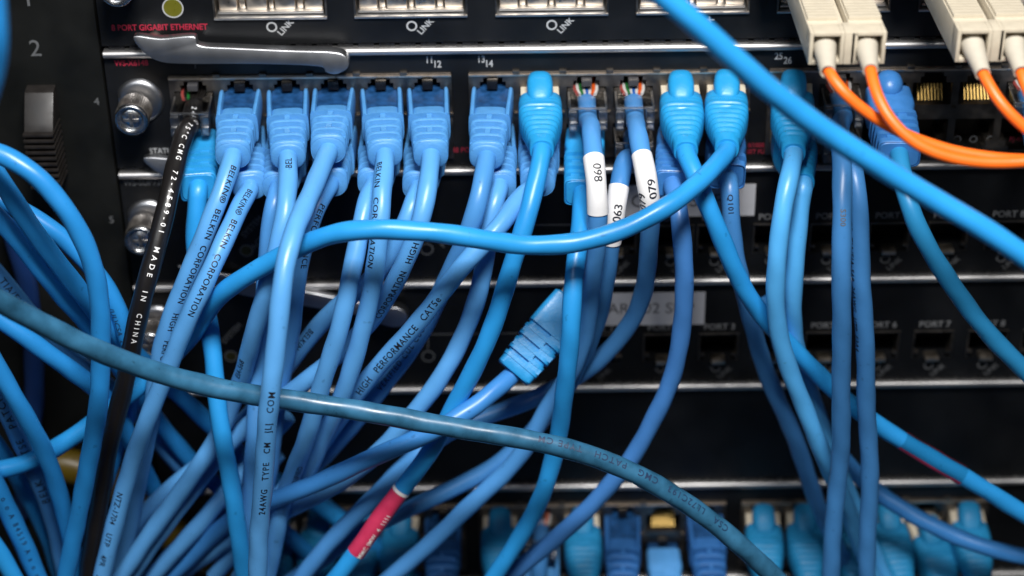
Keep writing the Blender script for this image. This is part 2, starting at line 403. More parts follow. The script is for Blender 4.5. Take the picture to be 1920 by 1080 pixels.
def boot_square(fr, root, m, L=34, ball=False, loose=False):
    p = MB().box(-7 if not loose else -5, 12, -5.1, 5.1, -3.3, 3.3, fr).build('plug', 'pluginner' if not loose else 'smoke', root, bevel=.4)
    if not ball: MB().box(-1.5, 2.6, -1.7, 1.7, 3.9, 6.6, fr).build('latch', 'black' if not loose else 'smoke', p, bevel=.25)
    mb = MB(); W = 6.9 if ball else 6.0
    l00 = 1.5 if loose else 4.0
    PT = 2.5 if loose else 3.7; L0_ = 14. if loose else 16.5
    if loose: W = 6.8
    rings = [sup(fr, l00, W-.9, 4.4, 7), sup(fr, l00+.6, W-.2, 5.0, 7), sup(fr, l00+6, W, 5.2, 7), sup(fr, 13.6, W, 5.2, 7)]
    l = L0_; ribs = []
    while l < L-3:
        q = (l-14)/(L-14); a = W-.8*q; b = 5.2-.9*q
        rings += [sup(fr, l, a-.6, b-1.1, 7), sup(fr, l+PT*.4, a-.6, b-1.15, 7), sup(fr, l+PT*.46, a, b, 7), sup(fr, l+PT*.94, a-.02, b-.02, 7)]; ribs.append((l, a, b)); l += PT
    rings += [sup(fr, l, a-.3, b-.3, 6), sup(fr, L-.5, a-.35, b-.35, 6), sup(fr, L, a-.7, b-.7, 5)]
    mb.loft(rings)
    for i, (rl, a, b) in enumerate(ribs):
        if loose:
            w0, w1 = (1.4, a-.25) if i % 2 == 0 else (-a+.25, 1.6)
            for s in (-1, 1): mb.box(rl-.3, rl+PT*.55, w0, w1, s*(b-1.4), s*(b-.1), fr)
            continue
        off = (-1, 1)[i % 2]*2.2
        for s in (-1, 1): mb.box(rl-.3, rl+PT*.55, off-1.3, off+1.3, s*(b-1.3), s*(b-.28), fr)
    if ball:
        rings = []
        for l, r_ in ((.0, .6), (.4, 2.0), (1.3, 3.2), (3.2, 4.1), (5.2, 4.2), (7.4, 3.7), (9., 2.6), (10, 1.2)):
            rings.append(sup(fr, l, r_, r_, 2.1, 0, 5.3, 24))
        mb.loft(rings)
    return mb.build('boot', m, root, angle=38)
def plug_clear(fr, root, wires=True, dim=False):
    sh = MB()
    # hollow shell: top, bottom, sides, a crimp bar and the rear rim
    sh.box(-8, 13, -5.85, 5.85, -3.3, 3.3, fr)
    p = sh.build('plug', 'clear', root, bevel=.45)
    rim = MB()
    rim.box(12.7, 13.6, -5.6, 5.6, 3.0, 3.5, fr); rim.build('rim', 'clearlug', p, bevel=.2)
    ft = MB()
    for s in (-1, 1): ft.box(10.8, 14.2, s*3.25, s*5.75, -3.35, 2.6, fr); ft.box(11.8, 15.4, s*3.2, s*5.7, -3.3, -.4, fr)
    for s in (-1, 1): ft.box(3, 12.6, s*5.1, s*5.84, 2.7, 3.45, fr)
    ft.build('strain_lug', 'clearlug', p, bevel=1.0)
    MB().box(-2.5, 2.6, -1.55, 1.55, 4.6, 6.5, fr).build('latch', 'smoke', p, bevel=.2)
    if wires:
        for i, (wc, w0) in enumerate((('w_red', -4.4), ('w_white', -3.4), ('w_green', -2.1), ('w_white', -1.0), ('w_blue', .1), ('w_white', 1.3), ('w_orange', 2.7), ('w_white', 3.9))):
            rings = []
            for l, sp in ((-8, .86), (-2, .84), (1.5, .78), (4, .62)):
                rings.append(sup(fr, l, .55, .5, 2, w0*sp, 2.7, 10))
            MB().loft(rings).build('wire', wc if not dim or wc in ('w_red', 'w_green') else 'brown', p)
    return p
# ------------------------------------------------------------------ the rack: panel geometry
PZ = 40.6
def zof(py, px=960): return at(px, py, 0).z
ZS = [zof(90.6)-PZ*i for i in range(6)]        # silver strips
XL = at(206, 200, 0).x; XR = 330.0
SLOPE = -.0122
def xcol(px): return at(px, 180+SLOPE*(px-960), 0).x
COLS = [xcol(366+87.25*k) for k in range(6)]+[xcol(924.5+87.25*k) for k in range(6)]+[xcol(1485+87.25*k) for k in range(6)]
ZU = zof(181); ZLW = ZU-12.9
# chassis
ch = thing('equipment_chassis', 'black chassis frame at the far left with white slot numbers beside the cards', 'chassis', (XL-40, 2, 0))
mb = MB(); mb.box(-420, XL-.7, -1.0, 25, -260, 170)
mb.box(XL-.7, XR+60, 12.5, 40, -260, 170)
mb.build('frame', 'chassis', ch)
panel_text('1', 52, -4, 7.4, ch, 'dimgrey', y=-1.06, name='slot_number')
panel_text('2', 66, 90, 7.4, ch, 'dimgrey', y=-1.06, name='slot_number')
panel_text('4', 181, 190, 3.4, ch, 'dimgrey', y=-1.06, name='slot_number')
panel_text('5', 209, 412, 3.4, ch, 'dimgrey', y=-1.06, name='slot_number')
# latch block with ridges at left
hb = thing('fan_tray_handle', 'dark brown ridged plastic handle on the black frame below the number 2', 'handle', at(70, 250, 1))
a = at(72, 262, 1.1); mb = MB()
a_ = at(50, 160, 1.2); b_ = at(104, 160, 1.2); zlo = at(70, 322, 0).z
rings = []
for z, y in ((a_.z, -1.2), (a_.z-.6, -5.0), (a_.z-8, -10.5), (a_.z-10.5, -12)):
    rings.append([(a_.x, 0, z), (b_.x, 0, z), (b_.x, y, z), (a_.x, y, z)])
mb.loft(rings)
z = a_.z-10.5
while z > zlo:
    for (dz, y) in ((0, -12), (.25, -13.1), (1.1, -13.1), (1.35, -12)):
        pass
    mb.box(a_.x-.3, b_.x+.3, -13.4, -2, z-1.0, z); mb.box(a_.x+.2, b_.x-.2, -11.9, -2, z-1.95, z-1.0); z -= 1.95
mb.build('grip', 'brown', hb, bevel=.3)

def card(i, label, holes, z1=None, z0=None, x0=None):
    """line card hanging below strip i; returns root"""
    zt = ZS[i]-1.0 if z1 is None else z1; zb = ZS[i]-PZ+1.9 if z0 is None else z0
    t = thing('line_card', label, 'line card', (0, 0, (zt+zb)/2), 'line cards in the chassis slots')
    fp, bk = plate(XL if x0 is None else x0, XR, zb, zt, holes)
    f = build_plain(fp, 'faceplate', 'panel', t)
    if bk.f: build_plain(bk, 'recess', 'cavity', t)
    mb = MB(); n = 10; zc = ZS[i]
    if z1 is None:
        r = 1.15; L = []
        for x in (XL+.4, XR):
            ringp = [(x, 6, zc+r)]+[(x, -1.1-r*math.sin(math.pi*k/n)*.95, zc+r*math.cos(math.pi*k/n)) for k in range(n+1)]+[(x, 6, zc-r)]
            L.append(ringp)
        mb.loft(L); mb.build('edge_strip', 'steel', t)
    g = MB()      # dark EMI gasket with finger teeth above the strip
    x = XL+2
    while x < XR-2 and z1 is None:
        g.box(x, x+4.6, -.25, 3, zc+1.25, zc+2.2); x += 6.2
    if g.f: g.build('gasket', 'black', t, smooth=False)
    return t
def screw(px, py, card_, z=None, collar_py=None, L=12.5):
    S = at(px, py, 0); root = thing('thumb_screw', SCREWL.pop(0), 'screw', S, 'thumb screws at the left ends of the cards')
    fr = Frame(S, Vector((0, -1, 0)))
    # collar
    c = MB(); rings = []
    for l, r in ((0, 7.2), (.5, 7.1), (1.3, 6.3), (1.5, 5.4), (1.7, 4.0)):
        rg = sup(fr, l, r, r, 2, .9, .9, 40); lim = S.x-5.6
        rings.append([Vector((max(q.x, lim), q.y, q.z)) for q in rg])
    c.loft(rings); c.build('collar', 'lever', root, angle=50)
    mb = MB(); n = 88; rings = []
    def rg(l, r, k=0): return [fr(l, (r+(k if j % 2 else 0))*math.cos(2*math.pi*j/n), (r+(k if j % 2 else 0))*math.sin(2*math.pi*j/n)) for j in range(n)]
    mb.loft([rg(1.9, 3.5), rg(3.2, 3.5), rg(3.4, 4.8), rg(3.8, 5.15, -.22), rg(L-1.9, 5.15, -.22), rg(L-1.6, 5.0)])
    mb.build('knob', 'knurl', root, angle=25)
    mb = MB(); mb.loft([rg(L-1.7, 4.95), rg(L-.5, 5.0), rg(L-.1, 4.75), rg(L, 4.4), rg(L-.1, 4.0), rg(L-.9, 3.75), rg(L-1.1, 3.4), rg(L-.6, 3.0), rg(L-.4, 1.0)])
    k = mb.build('screw_head', 'chrome', root, angle=50)
    mb = MB(); mb.box(L-.7, L-.25, -2.3, 2.3, -.45, .45, fr); mb.box(L-.7, L-.22, -.45, .45, -2.3, 2.3, fr)
    mb.build('cross_slot', 'knurl', root)
    return root
SCREWL = ['thumb screw cut off by the top edge of the photo', 'knurled thumb screw beside the number 4', 'knurled thumb screw beside the number 5', 'knurled thumb screw beside the black cable, below the other screws']
def lever(pts, h0, h1, label):
    P = [at(x, y, h1) for x, y in pts]
    c = sum(P, Vector())/len(P)
    t = thing('ejector_lever', label, 'lever', c, 'silver ejector levers on the cards')
    # smooth closed outline
    n = len(P); Q = []
    for i in range(n):
        p0, p1, p2, p3 = P[i-1], P[i], P[(i+1) % n], P[(i+2) % n]
        for j in range(5):
            u = j/5; Q.append(.5*((2*p1)+(p2-p0)*u+(2*p0-5*p1+4*p2-p3)*u*u+(3*p1-p0-3*p2+p3)*u**3))
    mb = MB(); mb.loft([[Vector((q.x, -h0, q.z)) for q in Q], [Vector((q.x, -h1-(c.z+3-q.z)*.22, q.z)) for q in Q]])
    mb.build('blade', 'lever', t, angle=50, bevel=.7)
    pv = MB(); fr = Frame(Vector((P[0].x+5, -h0+.01, P[0].z-3)), Vector((0, 1, 0)))
    pv.loft([sup(fr, 0, 2, 2, 2), sup(fr, h0+2, 2, 2, 2)]); pv.build('pivot', 'knurl', t)
    return t
# --- top card: gigabit slots with metal cages
gx = [508, 771, 1034.5, 1298, 1561, 1825, 2089]
holes = []; cage = []
for p in gx:
    xc = at(p, 36, 0).x; zb = at(p, 36+SLOPE*(p-771), 0).z
    zb = ZS[0]+10.4
    holes.append((xc-16.8, xc+16.8, zb, zb+13)); cage.append((xc, zb))
top = card(0, 'black line card along the top edge with wide silver transceiver bays and LINK lights', holes, z1=ZS[0]+PZ-3, z0=ZS[0]+2.3)
for k, (xc, zb) in enumerate(cage):
    mb = MB()
    mb.box(xc-16.7, xc+16.7, -.9, 11, zb+.05, zb+.75)                    # bright sill
    mb.box(xc-15.6, xc+15.6, .8, 10, zb+1.3, zb+2.0)
    mb.build('sill', 'steel', top, bevel=.2)
    mb = MB(); x = xc-15.2; ws = (5.6, 2.9, 6.9, 2.9, 6.9, 2.9)
    seg = [(-15.4, -10.0), (-7.2, -1.2), (1.2, 7.2), (10.0, 15.4)]
    for a0, a1 in seg: mb.box(xc+a0, xc+a1, 2.2, 10.5, zb+1.9, zb+6.2)
    for a0, a1 in [(-9.5, -7.7), (-.7, .7), (7.7, 9.5)]: mb.box(xc+a0, xc+a1, 3.4, 10.5, zb+1.9, zb+5.0)
    mb.build('cage', 'tan', top, bevel=.5)
    for s in (-1, 1):
        MB().box(xc+s*16.2, xc+s*16.75, -.4, 8, zb+.8, zb+12.9).build('guide_rail', 'shield', top)
for k, p in enumerate((509.5, 772, 1034.5, 1297)):
    yy = 50+SLOPE*(p-600)*.6
    ring(p, yy, 1.1, 1.62, top); panel_text('LINK', p+26, yy, 2.7, top, 'grey', rot=math.radians(47), bold=.05)
panel_text('8 PORT GIGABIT ETHERNET', 299, 51, 2.65, top, 'redink', bold=.05, sx=.86)
disc(324, 15, 2.9, top, 'olive', 'status_light'); ring(324, 15, 2.75, 3.15, top)
# --- 48-port cards
def jack_holes(xc, z, up=1):
    h = []
    s = up
    def R(a, b, c, d): zz = sorted((z+s*c, z+s*d)); return (xc+a, xc+b, zz[0], zz[1])
    return [R(-5.95, 5.95, -4.0, 3.4), R(-3.9, 3.9, 3.4, 5.4), R(-2.9, 2.9, 5.4, 6.7)]
def port_card(i, label, empties):
    dz = -PZ*i
    zu, zl = ZU+dz, ZLW+dz
    hs = []
    groups = [COLS[0:6], COLS[6:12], COLS[12:18]]
    for g in groups: hs.append((g[0]-7.4, g[-1]+7.4, zl-7.6, zu+8.4))
    t = card(i, label, hs)
    for gi, g in enumerate(groups):
        jh = []
        for x in g: jh += jack_holes(x, zu)+jack_holes(x, zl, -1)
        fp, bk = plate(g[0]-7.3, g[-1]+7.3, zl-7.5, zu+8.2, jh, y=-.9, depth=11.5)
        build_plain(fp, 'jack_housing', 'shield', t)
        b = build_plain(bk, 'jack_cavity', 'cavity', t)
        mb = MB(); mb.box(g[0]-7.25, g[-1]+7.25, -1.25, -.95, zu+7.3, zu+7.8)
        mb.build('top_lip', 'tan', t)
        mb = MB()
        for x in g[:-1]: mb.box(x+5.9, x+8.1, -1.2, .5, zu+7.9, zu+9.0)
        mb.box(g[0]-7.2, g[-1]+7.2, -.4, .5, zu+7.85, zu+8.35)
        mb.build('spring_finger', 'shield', t, bevel=.25)
        for x in g:     # small side tabs seen between the plugs
            mb = MB(); mb.box(x+6.3, x+7.6, -1.6, -.95, zu-5.4, zu-4.6); mb.build('ground_tab', 'shield', t, bevel=.15)
    for (ci, lev) in empties:
        x = COLS[ci]; z = zu if lev else zl; mb = MB()
        for k in range(8):
            xx = x-3.6+k*1.02; s = 1 if lev else -1
            q = [(1.2, -3.4), (4.6, .6)]
            mb.add([(xx, q[0][0], z+s*q[0][1]), (xx+.42, q[0][0], z+s*q[0][1]), (xx+.42, q[1][0], z+s*q[1][1]), (xx, q[1][0], z+s*q[1][1]),
                    (xx, q[0][0]+.3, z+s*(q[0][1]-.4)), (xx+.42, q[0][0]+.3, z+s*(q[0][1]-.4)), (xx+.42, q[1][0]+.3, z+s*(q[1][1]-.4)), (xx, q[1][0]+.3, z+s*(q[1][1]-.4))],
                   [(0, 1, 2, 3), (4, 7, 6, 5), (0, 4, 5, 1), (1, 5, 6, 2), (2, 6, 7, 3), (3, 7, 4, 0)])
        mb.build('contact_pins', 'gold', t, smooth=False)
    return t
c4 = port_card(0, 'black line card with the upper row of cable jacks and red model lettering', [(15, 1), (16, 1)])
panel_text('WS-X6148', 246, 118, 2.6, c4, 'redink', bold=.05, sx=.86)
for s, x, y in (('11', 805, 112), ('12', 821, 120), ('13', 903, 111), ('14', 918, 119), ('25', 1460, 105), ('26', 1477, 113), ('1', 366, 122)):
    panel_text(s, x, y, 3.1, c4, 'grey' if s != '1' else 'dimgrey', bold=.07, sx=.82)
panel_text('STATUS', 305, 283, 2.7, c4, 'grey', bold=.04, sx=.86)
panel_text('48 PORT', 872, 281, 2.5, c4, 'dimred', bold=.05, sx=.86)
panel_text('10/100BASE', 1425, 272, 2.1, c4, 'dimred', bold=.05, sx=.86); panel_text('SET FUL', 1420, 284, 2.1, c4, 'dimred', bold=.05, sx=.86)
panel_text('RJ-45', 1905, 262, 2.2, c4, 'dimred', bold=.05, sx=.86)
for x, y in ((1795, 261), (1825, 261), (1857, 261), (672, 281), (760, 281)): ring(x, y, .8, 1.25, c4, 'dimgrey')
# --- supervisor cards with small bays
def sup_card(i, label, xs, yrow, tabs_y, ring_y, stick, text, txy, ssz):
    hs = []
    zc = ZS[i]-PZ*.5-5.2
    for x in xs: xx = at(x, yrow, 0).x; hs.append((xx-6.6, xx+6.6, zc-5.6, zc+4.6))
    t = card(i, label, hs)
    for k, x in enumerate(xs):
        xx = at(x, yrow, 0).x
        mb = MB()
        mb.box(xx-6.6, xx+6.6, -.5, -.04, zc+4.65, zc+5.2)
        for s in (-1, 1): mb.box(xx+s*5.2-.6, xx+s*5.2+.6, -.1, 1.5, zc-3.8, zc-2.8)
        mb.box(xx-6.5, xx-6.0, .3, 6, zc-5.5, zc+4.5); mb.box(xx+6.0, xx+6.5, .3, 6, zc-5.5, zc+4.5)
        mb.build('bay_frame', 'shield', t, bevel=.1)
        mb = MB(); mb.box(xx-2.3, xx+2.3, -1.9, 3, zc-5.9, zc-4.4); mb.build('bay_tab', 'tan', t, bevel=.65)
        py = proj((xx, 0, zc+7.6)); panel_text('PORT %d' % (k+1), py[0], py[1], 3.1, t, 'midgrey', bold=.05)
        py = proj((xx-.6, 0, zc-8.4)); ring(py[0], py[1], 1.1, 1.6, t, 'dimgrey'); panel_text('LINK', py[0]+17, py[1]+8, 2.6, t, 'dimgrey', rot=math.radians(45), bold=.04)
    s0, s1 = at(stick[0], stick[1], .1), at(stick[2], stick[3], .1)
    lb = MB().box(s0.x, s1.x, -.16, -.02, s1.z, s0.z).build('name_sticker', 'sticker', t)
    panel_text(text, txy[0], txy[1], ssz, t, 'stickink', y=-.22, bold=.03, name='sticker_text')
    return t
c5 = sup_card(1, 'black card with empty bays whose grey sticker reads Y and SU below the jacks', [1155, 1262, 1345, 1450, 1556, 1667, 1776, 1885, 1992], 452, 467, 485, (1150, 348, 1414, 404), 'CY 01 SUP', (1270, 376), 6.4)
c6 = sup_card(2, 'black card with empty bays whose grey sticker reads ARS and SU', [1120, 1243, 1347, 1447, 1546, 1648, 1748, 1849, 1950], 655, 672, 690, (1120, 550, 1320, 608), 'PARS-02 SUP', (1213, 578), 5.6)
panel_text('WS-SUP720', 270, 342, 3.0, c5, 'dimgrey', bold=.05, sx=.86)
for (t_, q) in ((c5, ((462, 470, 'SYSTEM', 458, 425), (800, 467, 'PWR', 826, 450))), (c6, ((433, 668, 'SYSTEM', 420, 625), (803, 668, 'ACTIVE', 1, 1)))):
    for x, y, s, tx, ty in q:
        ring(x, y, 1.7, 2.2, t_, 'dimgrey')
        if tx > 5: panel_text(s, tx+14, ty, 2.8, t_, 'dimgrey', rot=math.radians(48), bold=.05)
disc(462, 470, 1.7, c5, 'olivedim', 'status_light'); disc(433, 668, 1.7, c6, 'olivedim', 'status_light')
panel_text('ACTIVE', 490, 448, 2.8, c5, 'dimgrey', rot=math.radians(48), bold=.05)
def pline(t, a, b, wd=.35):
    A, B = at(*a, .04), at(*b, .04); mb = MB()
    if abs(A.x-B.x) > abs(A.z-B.z): mb.add([(A.x, -.04, A.z-wd/2), (B.x, -.04, A.z-wd/2), (B.x, -.04, A.z+wd/2), (A.x, -.04, A.z+wd/2)], [(0, 1, 2, 3)])
    else: mb.add([(A.x-wd/2, -.04, A.z), (A.x+wd/2, -.04, A.z), (A.x+wd/2, -.04, B.z), (A.x-wd/2, -.04, B.z)], [(0, 1, 2, 3)])
    mb.build('printed_line', 'dimgrey', t, smooth=False)
pline(c6, (803, 655), (803, 627)); pline(c6, (803, 627), (1150, 620)); pline(c5, (1000, 422), (1110, 421))
mb = MB(); A = at(1120, 660, 0)
mb.box(A.x-8, A.x+8, -1.4, -.02, A.z-1.5, A.z-1.0); mb.build('slot_edge', 'shield', c6)
# --- blank and lower port card
c7 = card(3, 'plain black blank card below the row of small bays', [])
c8 = port_card(4, 'lower black line card whose jacks sit blurred along the bottom edge', [(10, 1)])
c9 = card(5, 'black card below the lower jack row, out of the frame', [], z0=ZS[5]-PZ)
# screws and levers
screw(231, -48, top, L=13); screw(258, 193, c4); screw(275, 417, c5); screw(291, 612, c6)
lever([(250, 70), (300, 74), (362, 70), (374, 86), (440, 90), (540, 94), (628, 97), (652, 108), (652, 124), (632, 134), (612, 131), (596, 121), (480, 117), (350, 117), (300, 113), (268, 96)], 3, 6.5, 'silver ejector lever at top left, above the port numbers')
lever([(268, 298), (330, 300), (400, 302), (520, 318), (640, 326), (652, 340), (640, 350), (600, 340), (480, 338), (350, 338), (300, 325)], 1, 4, 'silver ejector lever half hidden behind the black cable')
lever([(330, 505), (480, 530), (600, 552), (700, 570), (748, 575), (765, 590), (750, 606), (715, 602), (690, 590), (560, 570), (430, 548)], 2, 5, 'silver ejector lever in the middle, behind the crossing blue cables')
# ------------------------------------------------------------------ cables
import bisect as _b
CAB = []
def cable(label, m, pts, r=2.75, conn=None, boot=None, end=None, group='blue patch cables', texts=(), name='patch_cable', wraps=(), L=36, lump=.022, bottom=0):
    """conn=(kind, column, upper?)  pts = (px, py[, h]) after the connector"""
    CAB.append(dict(label=label, m=m, pts=pts, r=r, conn=conn, boot=boot, end=end, group=group, texts=texts, name=name, wraps=wraps, L=L, lump=lump, bottom=bottom))
B_, H_, S_, C_ = 'snagless', 'hump', 'square', 'clear'
GU = 'patch cables in the upper jack row'
# upper card
cable('black cable with white lettering running down from the leftmost jack', 'blackv',
      [(352, 228, 19), (343, 260, 25), (331, 303, 34), (318, 350, 44), (296, 440, 52), (276, 525, 59), (252, 630, 60), (226, 760, 60), (198, 870, 60), (180, 970, 60), (165, 1080, 60), (150, 1240, 60)],
      r=2.85, conn=(C_, 0, 1), group=GU,
      texts=[('24AWG 75\u00b0C CMG  72-4589-01  MADE  IN  CHINA', 356, 213, 1, 2.1, 'whiteink', .12, 1.85)])
cable('bright blue cable dropping from the square ribbed boot under the black cable', 'cyan',
      [(368, 400, 44), (362, 450, 46), (372, 520, 46), (388, 590, 48), (403, 690, 54), (415, 790, 60), (432, 900, 64), (447, 1000, 66), (458, 1090, 66), (470, 1240, 66)],
      conn=(S_, 0, 0), boot='bsq', end=(372, 352), group=GU)
cable('periwinkle cable lettered CORPORATION HIGH, from the first snagless boot from the left', 'bel',
      [(428, 330, 47), (407, 380, 52), (375, 460, 54), (345, 530, 54), (325, 590, 54), (309, 640, 54), (297, 690, 53), (287, 760, 52), (274, 830, 50), (254, 920, 48), (238, 1000, 48), (225, 1090, 48), (215, 1240, 48)],
      conn=(B_, 1, 1), boot='bbel', end=(436, 293), group=GU,
      texts=[('BELKIN\u00ae  BELKIN  CORPORATION    HIGH    PERFORMANCE', 433, 312, 1, 2.51, 'ink', .42, 1.1)])
cable('periwinkle cable right of the black one, UTP 4PR printed near its bottom', 'bel',
      [(455, 372, 47), (441, 410, 54), (412, 470, 60), (385, 535, 63), (356, 595, 64), (325, 670, 64), (295, 732, 64), (264, 815, 64), (237, 900, 64), (214, 980, 64), (192, 1090, 64), (165, 1240, 64)],
      conn=(B_, 1, 0), boot='bbel', end=(468, 352), group=GU,
      texts=[('BELKIN\u00ae  BELKIN  CORPORATION', 460, 366, 1, 2.42, 'ink', .1, 1.1), ('NTZ-1704    UTP    4PR    24AWG', 240, 912, 1, 2.60, 'ink', -.30, 1.1)])
cable('periwinkle cable from the second snagless boot, slipping behind the front cable', 'bel',
      [(541, 330, 48), (541, 370, 56), (531, 430, 60), (508, 500, 60), (488, 580, 58), (468, 650, 54), (447, 725, 46), (425, 790, 46), (400, 840, 48), (355, 900, 50), (300, 975, 50), (240, 1060, 50), (150, 1180, 50)],
      conn=(B_, 2, 1), boot='bbel', end=(540, 296), group=GU,
      texts=[('BEL', 547, 326, 0, 2.60, 'ink', -.05, 1.1), ('568A  EIA-568', 441, 728, 0, 2.5, 'ink', .55, 1.1)])
cable('periwinkle cable from the low boot under the second snagless boot, running straight down', 'bel2',
      [(514, 372, 48), (507, 440, 48), (497, 540, 50), (490, 640, 50), (482, 730, 52), (476, 800, 58), (470, 900, 58), (468, 1000, 58), (466, 1090, 58), (464, 1240, 58)],
      conn=(B_, 2, 0), boot='bbel', end=(523, 352), group=GU,
      texts=[('BELKIN CORPORATION HIGH', 476, 810, 1, 2.4, 'ink', .9, 1.1)])
cable('front periwinkle cable with 24AWG TYPE CM lettering, crossing over the teal cable', 'bel',
      [(604, 310, 48), (588, 350, 58), (566, 395, 68), (545, 450, 78), (531, 500, 84), (523, 560, 88), (515, 650, 92), (508, 740, 95), (501, 830, 94), (493, 920, 92), (487, 1000, 90), (482, 1090, 90), (474, 1240, 90)],
      conn=(B_, 3, 1), boot='bbel', end=(615, 283), group=GU,
      texts=[('24AWG   TYPE   CM   JLJ   COM', 489, 960, 0, 2.56, 'ink', -.25, 1.25)])
cable('periwinkle cable from the low boot under the third snagless boot', 'bel2',
      [(603, 362, 46), (588, 400, 50), (570, 455, 50), (558, 520, 50), (550, 590, 48), (540, 660, 46), (528, 730, 44), (512, 810, 42), (500, 900, 40), (480, 1000, 40), (450, 1100, 40)],
      conn=(B_, 3, 0), boot='bbel', end=(618, 345), group=GU, texts=[('PERFORMANCE', 596, 385, 1, 2.5, 'ink', .5, 1.1)])
cable('periwinkle cable from the fourth snagless boot, lettered down its left side', 'bel',
      [(719, 330, 50), (715, 380, 56), (708, 440, 58), (697, 530, 58), (680, 620, 58), (660, 690, 58), (635, 760, 56), (610, 820, 50), (575, 890, 46), (530, 960, 44), (480, 1030, 42), (420, 1130, 42)],
      conn=(B_, 4, 1), boot='bbel', end=(722, 292), group=GU, texts=[('BELKIN   CORPORATION', 712, 312, 1, 2.5, 'ink', -.62, 1.1)])
cable('periwinkle cable from the low boot under the fourth snagless boot, ending in VERIFIED lettering', 'bel',
      [(692, 352, 47), (682, 400, 52), (668, 470, 56), (653, 540, 60), (636, 620, 62), (613, 700, 62), (595, 760, 62), (577, 815, 60), (550, 880, 56), (525, 960, 54), (508, 1040, 52), (490, 1130, 52)],
      conn=(B_, 4, 0), boot='bbel', end=(702, 345), group=GU, texts=[('VERIFIED', 552, 905, 0, 2.51, 'ink', -.6, 1.1)])
cable('periwinkle cable from the fifth snagless boot, CORPORATION lettered as it swings left', 'bel',
      [(803, 330, 50), (799, 380, 55), (786, 430, 56), (765, 480, 54), (735, 540, 52), (700, 598, 48), (655, 650, 46), (605, 692, 46), (550, 732, 46), (490, 775, 44), (430, 830, 44), (380, 890, 46), (320, 970, 50), (260, 1060, 50), (180, 1180, 50)],
      conn=(B_, 5, 1), boot='bbel', end=(808, 293), group=GU,
      texts=[('CORPORATION   HIGH', 708, 587, 0, 2.60, 'ink', -.35, 1.1), ('BELKIN', 588, 681, 0, 2.60, 'ink', .1, 1.1)])
cable('periwinkle cable from the low boot under the fifth snagless boot', 'bel',
      [(778, 368, 48), (767, 410, 50), (745, 455, 50), (715, 505, 46), (680, 540, 42), (630, 575, 40), (580, 630, 40), (535, 685, 40), (495, 745, 38), (450, 800, 38), (400, 850, 40), (340, 900, 42), (285, 950, 42), (235, 1010, 40), (170, 1100, 40)],
      conn=(B_, 5, 0), boot='bbel', end=(786, 352), group=GU, texts=[('BELKIN  IND', 585, 605, 1, 2.42, 'ink', -.3, 1.1)])
cable('periwinkle cable from the sixth snagless boot, going under the PERFORMANCE cable', 'bel2',
      [(906, 335, 50), (895, 380, 54), (875, 440, 52), (850, 500, 48), (828, 550, 44), (802, 605, 42), (765, 665, 42), (720, 725, 42), (670, 785, 42), (620, 840, 40), (565, 895, 38), (500, 950, 36), (420, 1030, 36)],
      conn=(B_, 6, 1), boot='bbel', end=(912, 297), group=GU, texts=[('VERIFIED CUL CUL ETL', 722, 728, 0, 2.51, 'ink', .15, 1.3)])
cable('periwinkle cable from the low boot under the sixth snagless boot, behind the loose one', 'bel',
      [(928, 368, 46), (920, 410, 48), (910, 460, 47), (900, 530, 47), (880, 600, 48), (850, 670, 50), (805, 740, 52), (765, 785, 52), (735, 825, 52), (690, 870, 50), (630, 910, 48), (570, 940, 46), (500, 975, 44), (420, 1015, 42), (330, 1080, 42)],
      conn=(B_, 6, 0), boot='bbel', end=(936, 350), group=GU)
cable('sky blue cable from the first humped boot, pink tag near its bottom', 'cyan',
      [(1009, 320, 46), (1000, 370, 52), (985, 430, 54), (965, 480, 55), (945, 540, 56), (915, 630, 58), (880, 710, 58), (845, 770, 58), (812, 840, 58), (770, 900, 60), (720, 965, 62), (668, 1035, 64), (620, 1095, 66), (540, 1200, 66)],
      conn=(H_, 7, 1), boot='bcyan', end=(1016, 283), group=GU, wraps=[('pinktag', (756, 922), (662, 1042))])
cable('periwinkle cable lettered HIGH PERFORMANCE, from the low boot behind the first humped one', 'bel',
      [(975, 355, 44), (965, 390, 50), (940, 425, 54), (900, 467, 57), (855, 515, 58), (820, 560, 58), (770, 620, 56), (715, 680, 54), (665, 740, 52), (630, 790, 50), (590, 850, 46), (540, 910, 42), (480, 990, 40), (400, 1080, 40)],
      conn=(B_, 7, 0), boot='bbel', end=(1008, 345), group=GU, texts=[('HIGH   PERFORMANCE   CAT5e', 667, 716, 0, 2.9, 'ink', -.10, 1.12)])
cable('periwinkle cable with a white wrap label reading 098', 'bel2',
      [(1108, 230, 24), (1113, 265, 36), (1117, 310, 46), (1121, 380, 52), (1121, 440, 52), (1113, 510, 50), (1103, 580, 48), (1090, 650, 46), (1065, 705, 45), (1035, 750, 45), (1008, 800, 45), (985, 845, 45), (945, 890, 46), (890, 940, 48), (830, 1000, 50), (770, 1050, 50), (720, 1090, 50), (620, 1180, 50)],
      conn=(C_, 8, 1), group=GU, wraps=[('paper', (1117, 290), (1121, 392))],
      texts=[('098', 1120, 316, 1, 3.1, 'ink', .25, 1.0, .3)])
cable('blue cable from the square ribbed boot under the cable labelled 098', 'cyan',
      [(1091, 400, 48), (1084, 450, 56), (1075, 520, 61), (1072, 590, 64), (1066, 670, 64), (1059, 740, 62), (1053, 810, 58), (1035, 870, 58), (1015, 930, 58), (985, 990, 58), (950, 1045, 58), (915, 1095, 58), (850, 1200, 58)],
      conn=(S_, 8, 0), boot='bsq', end=(1092, 362), group=GU)
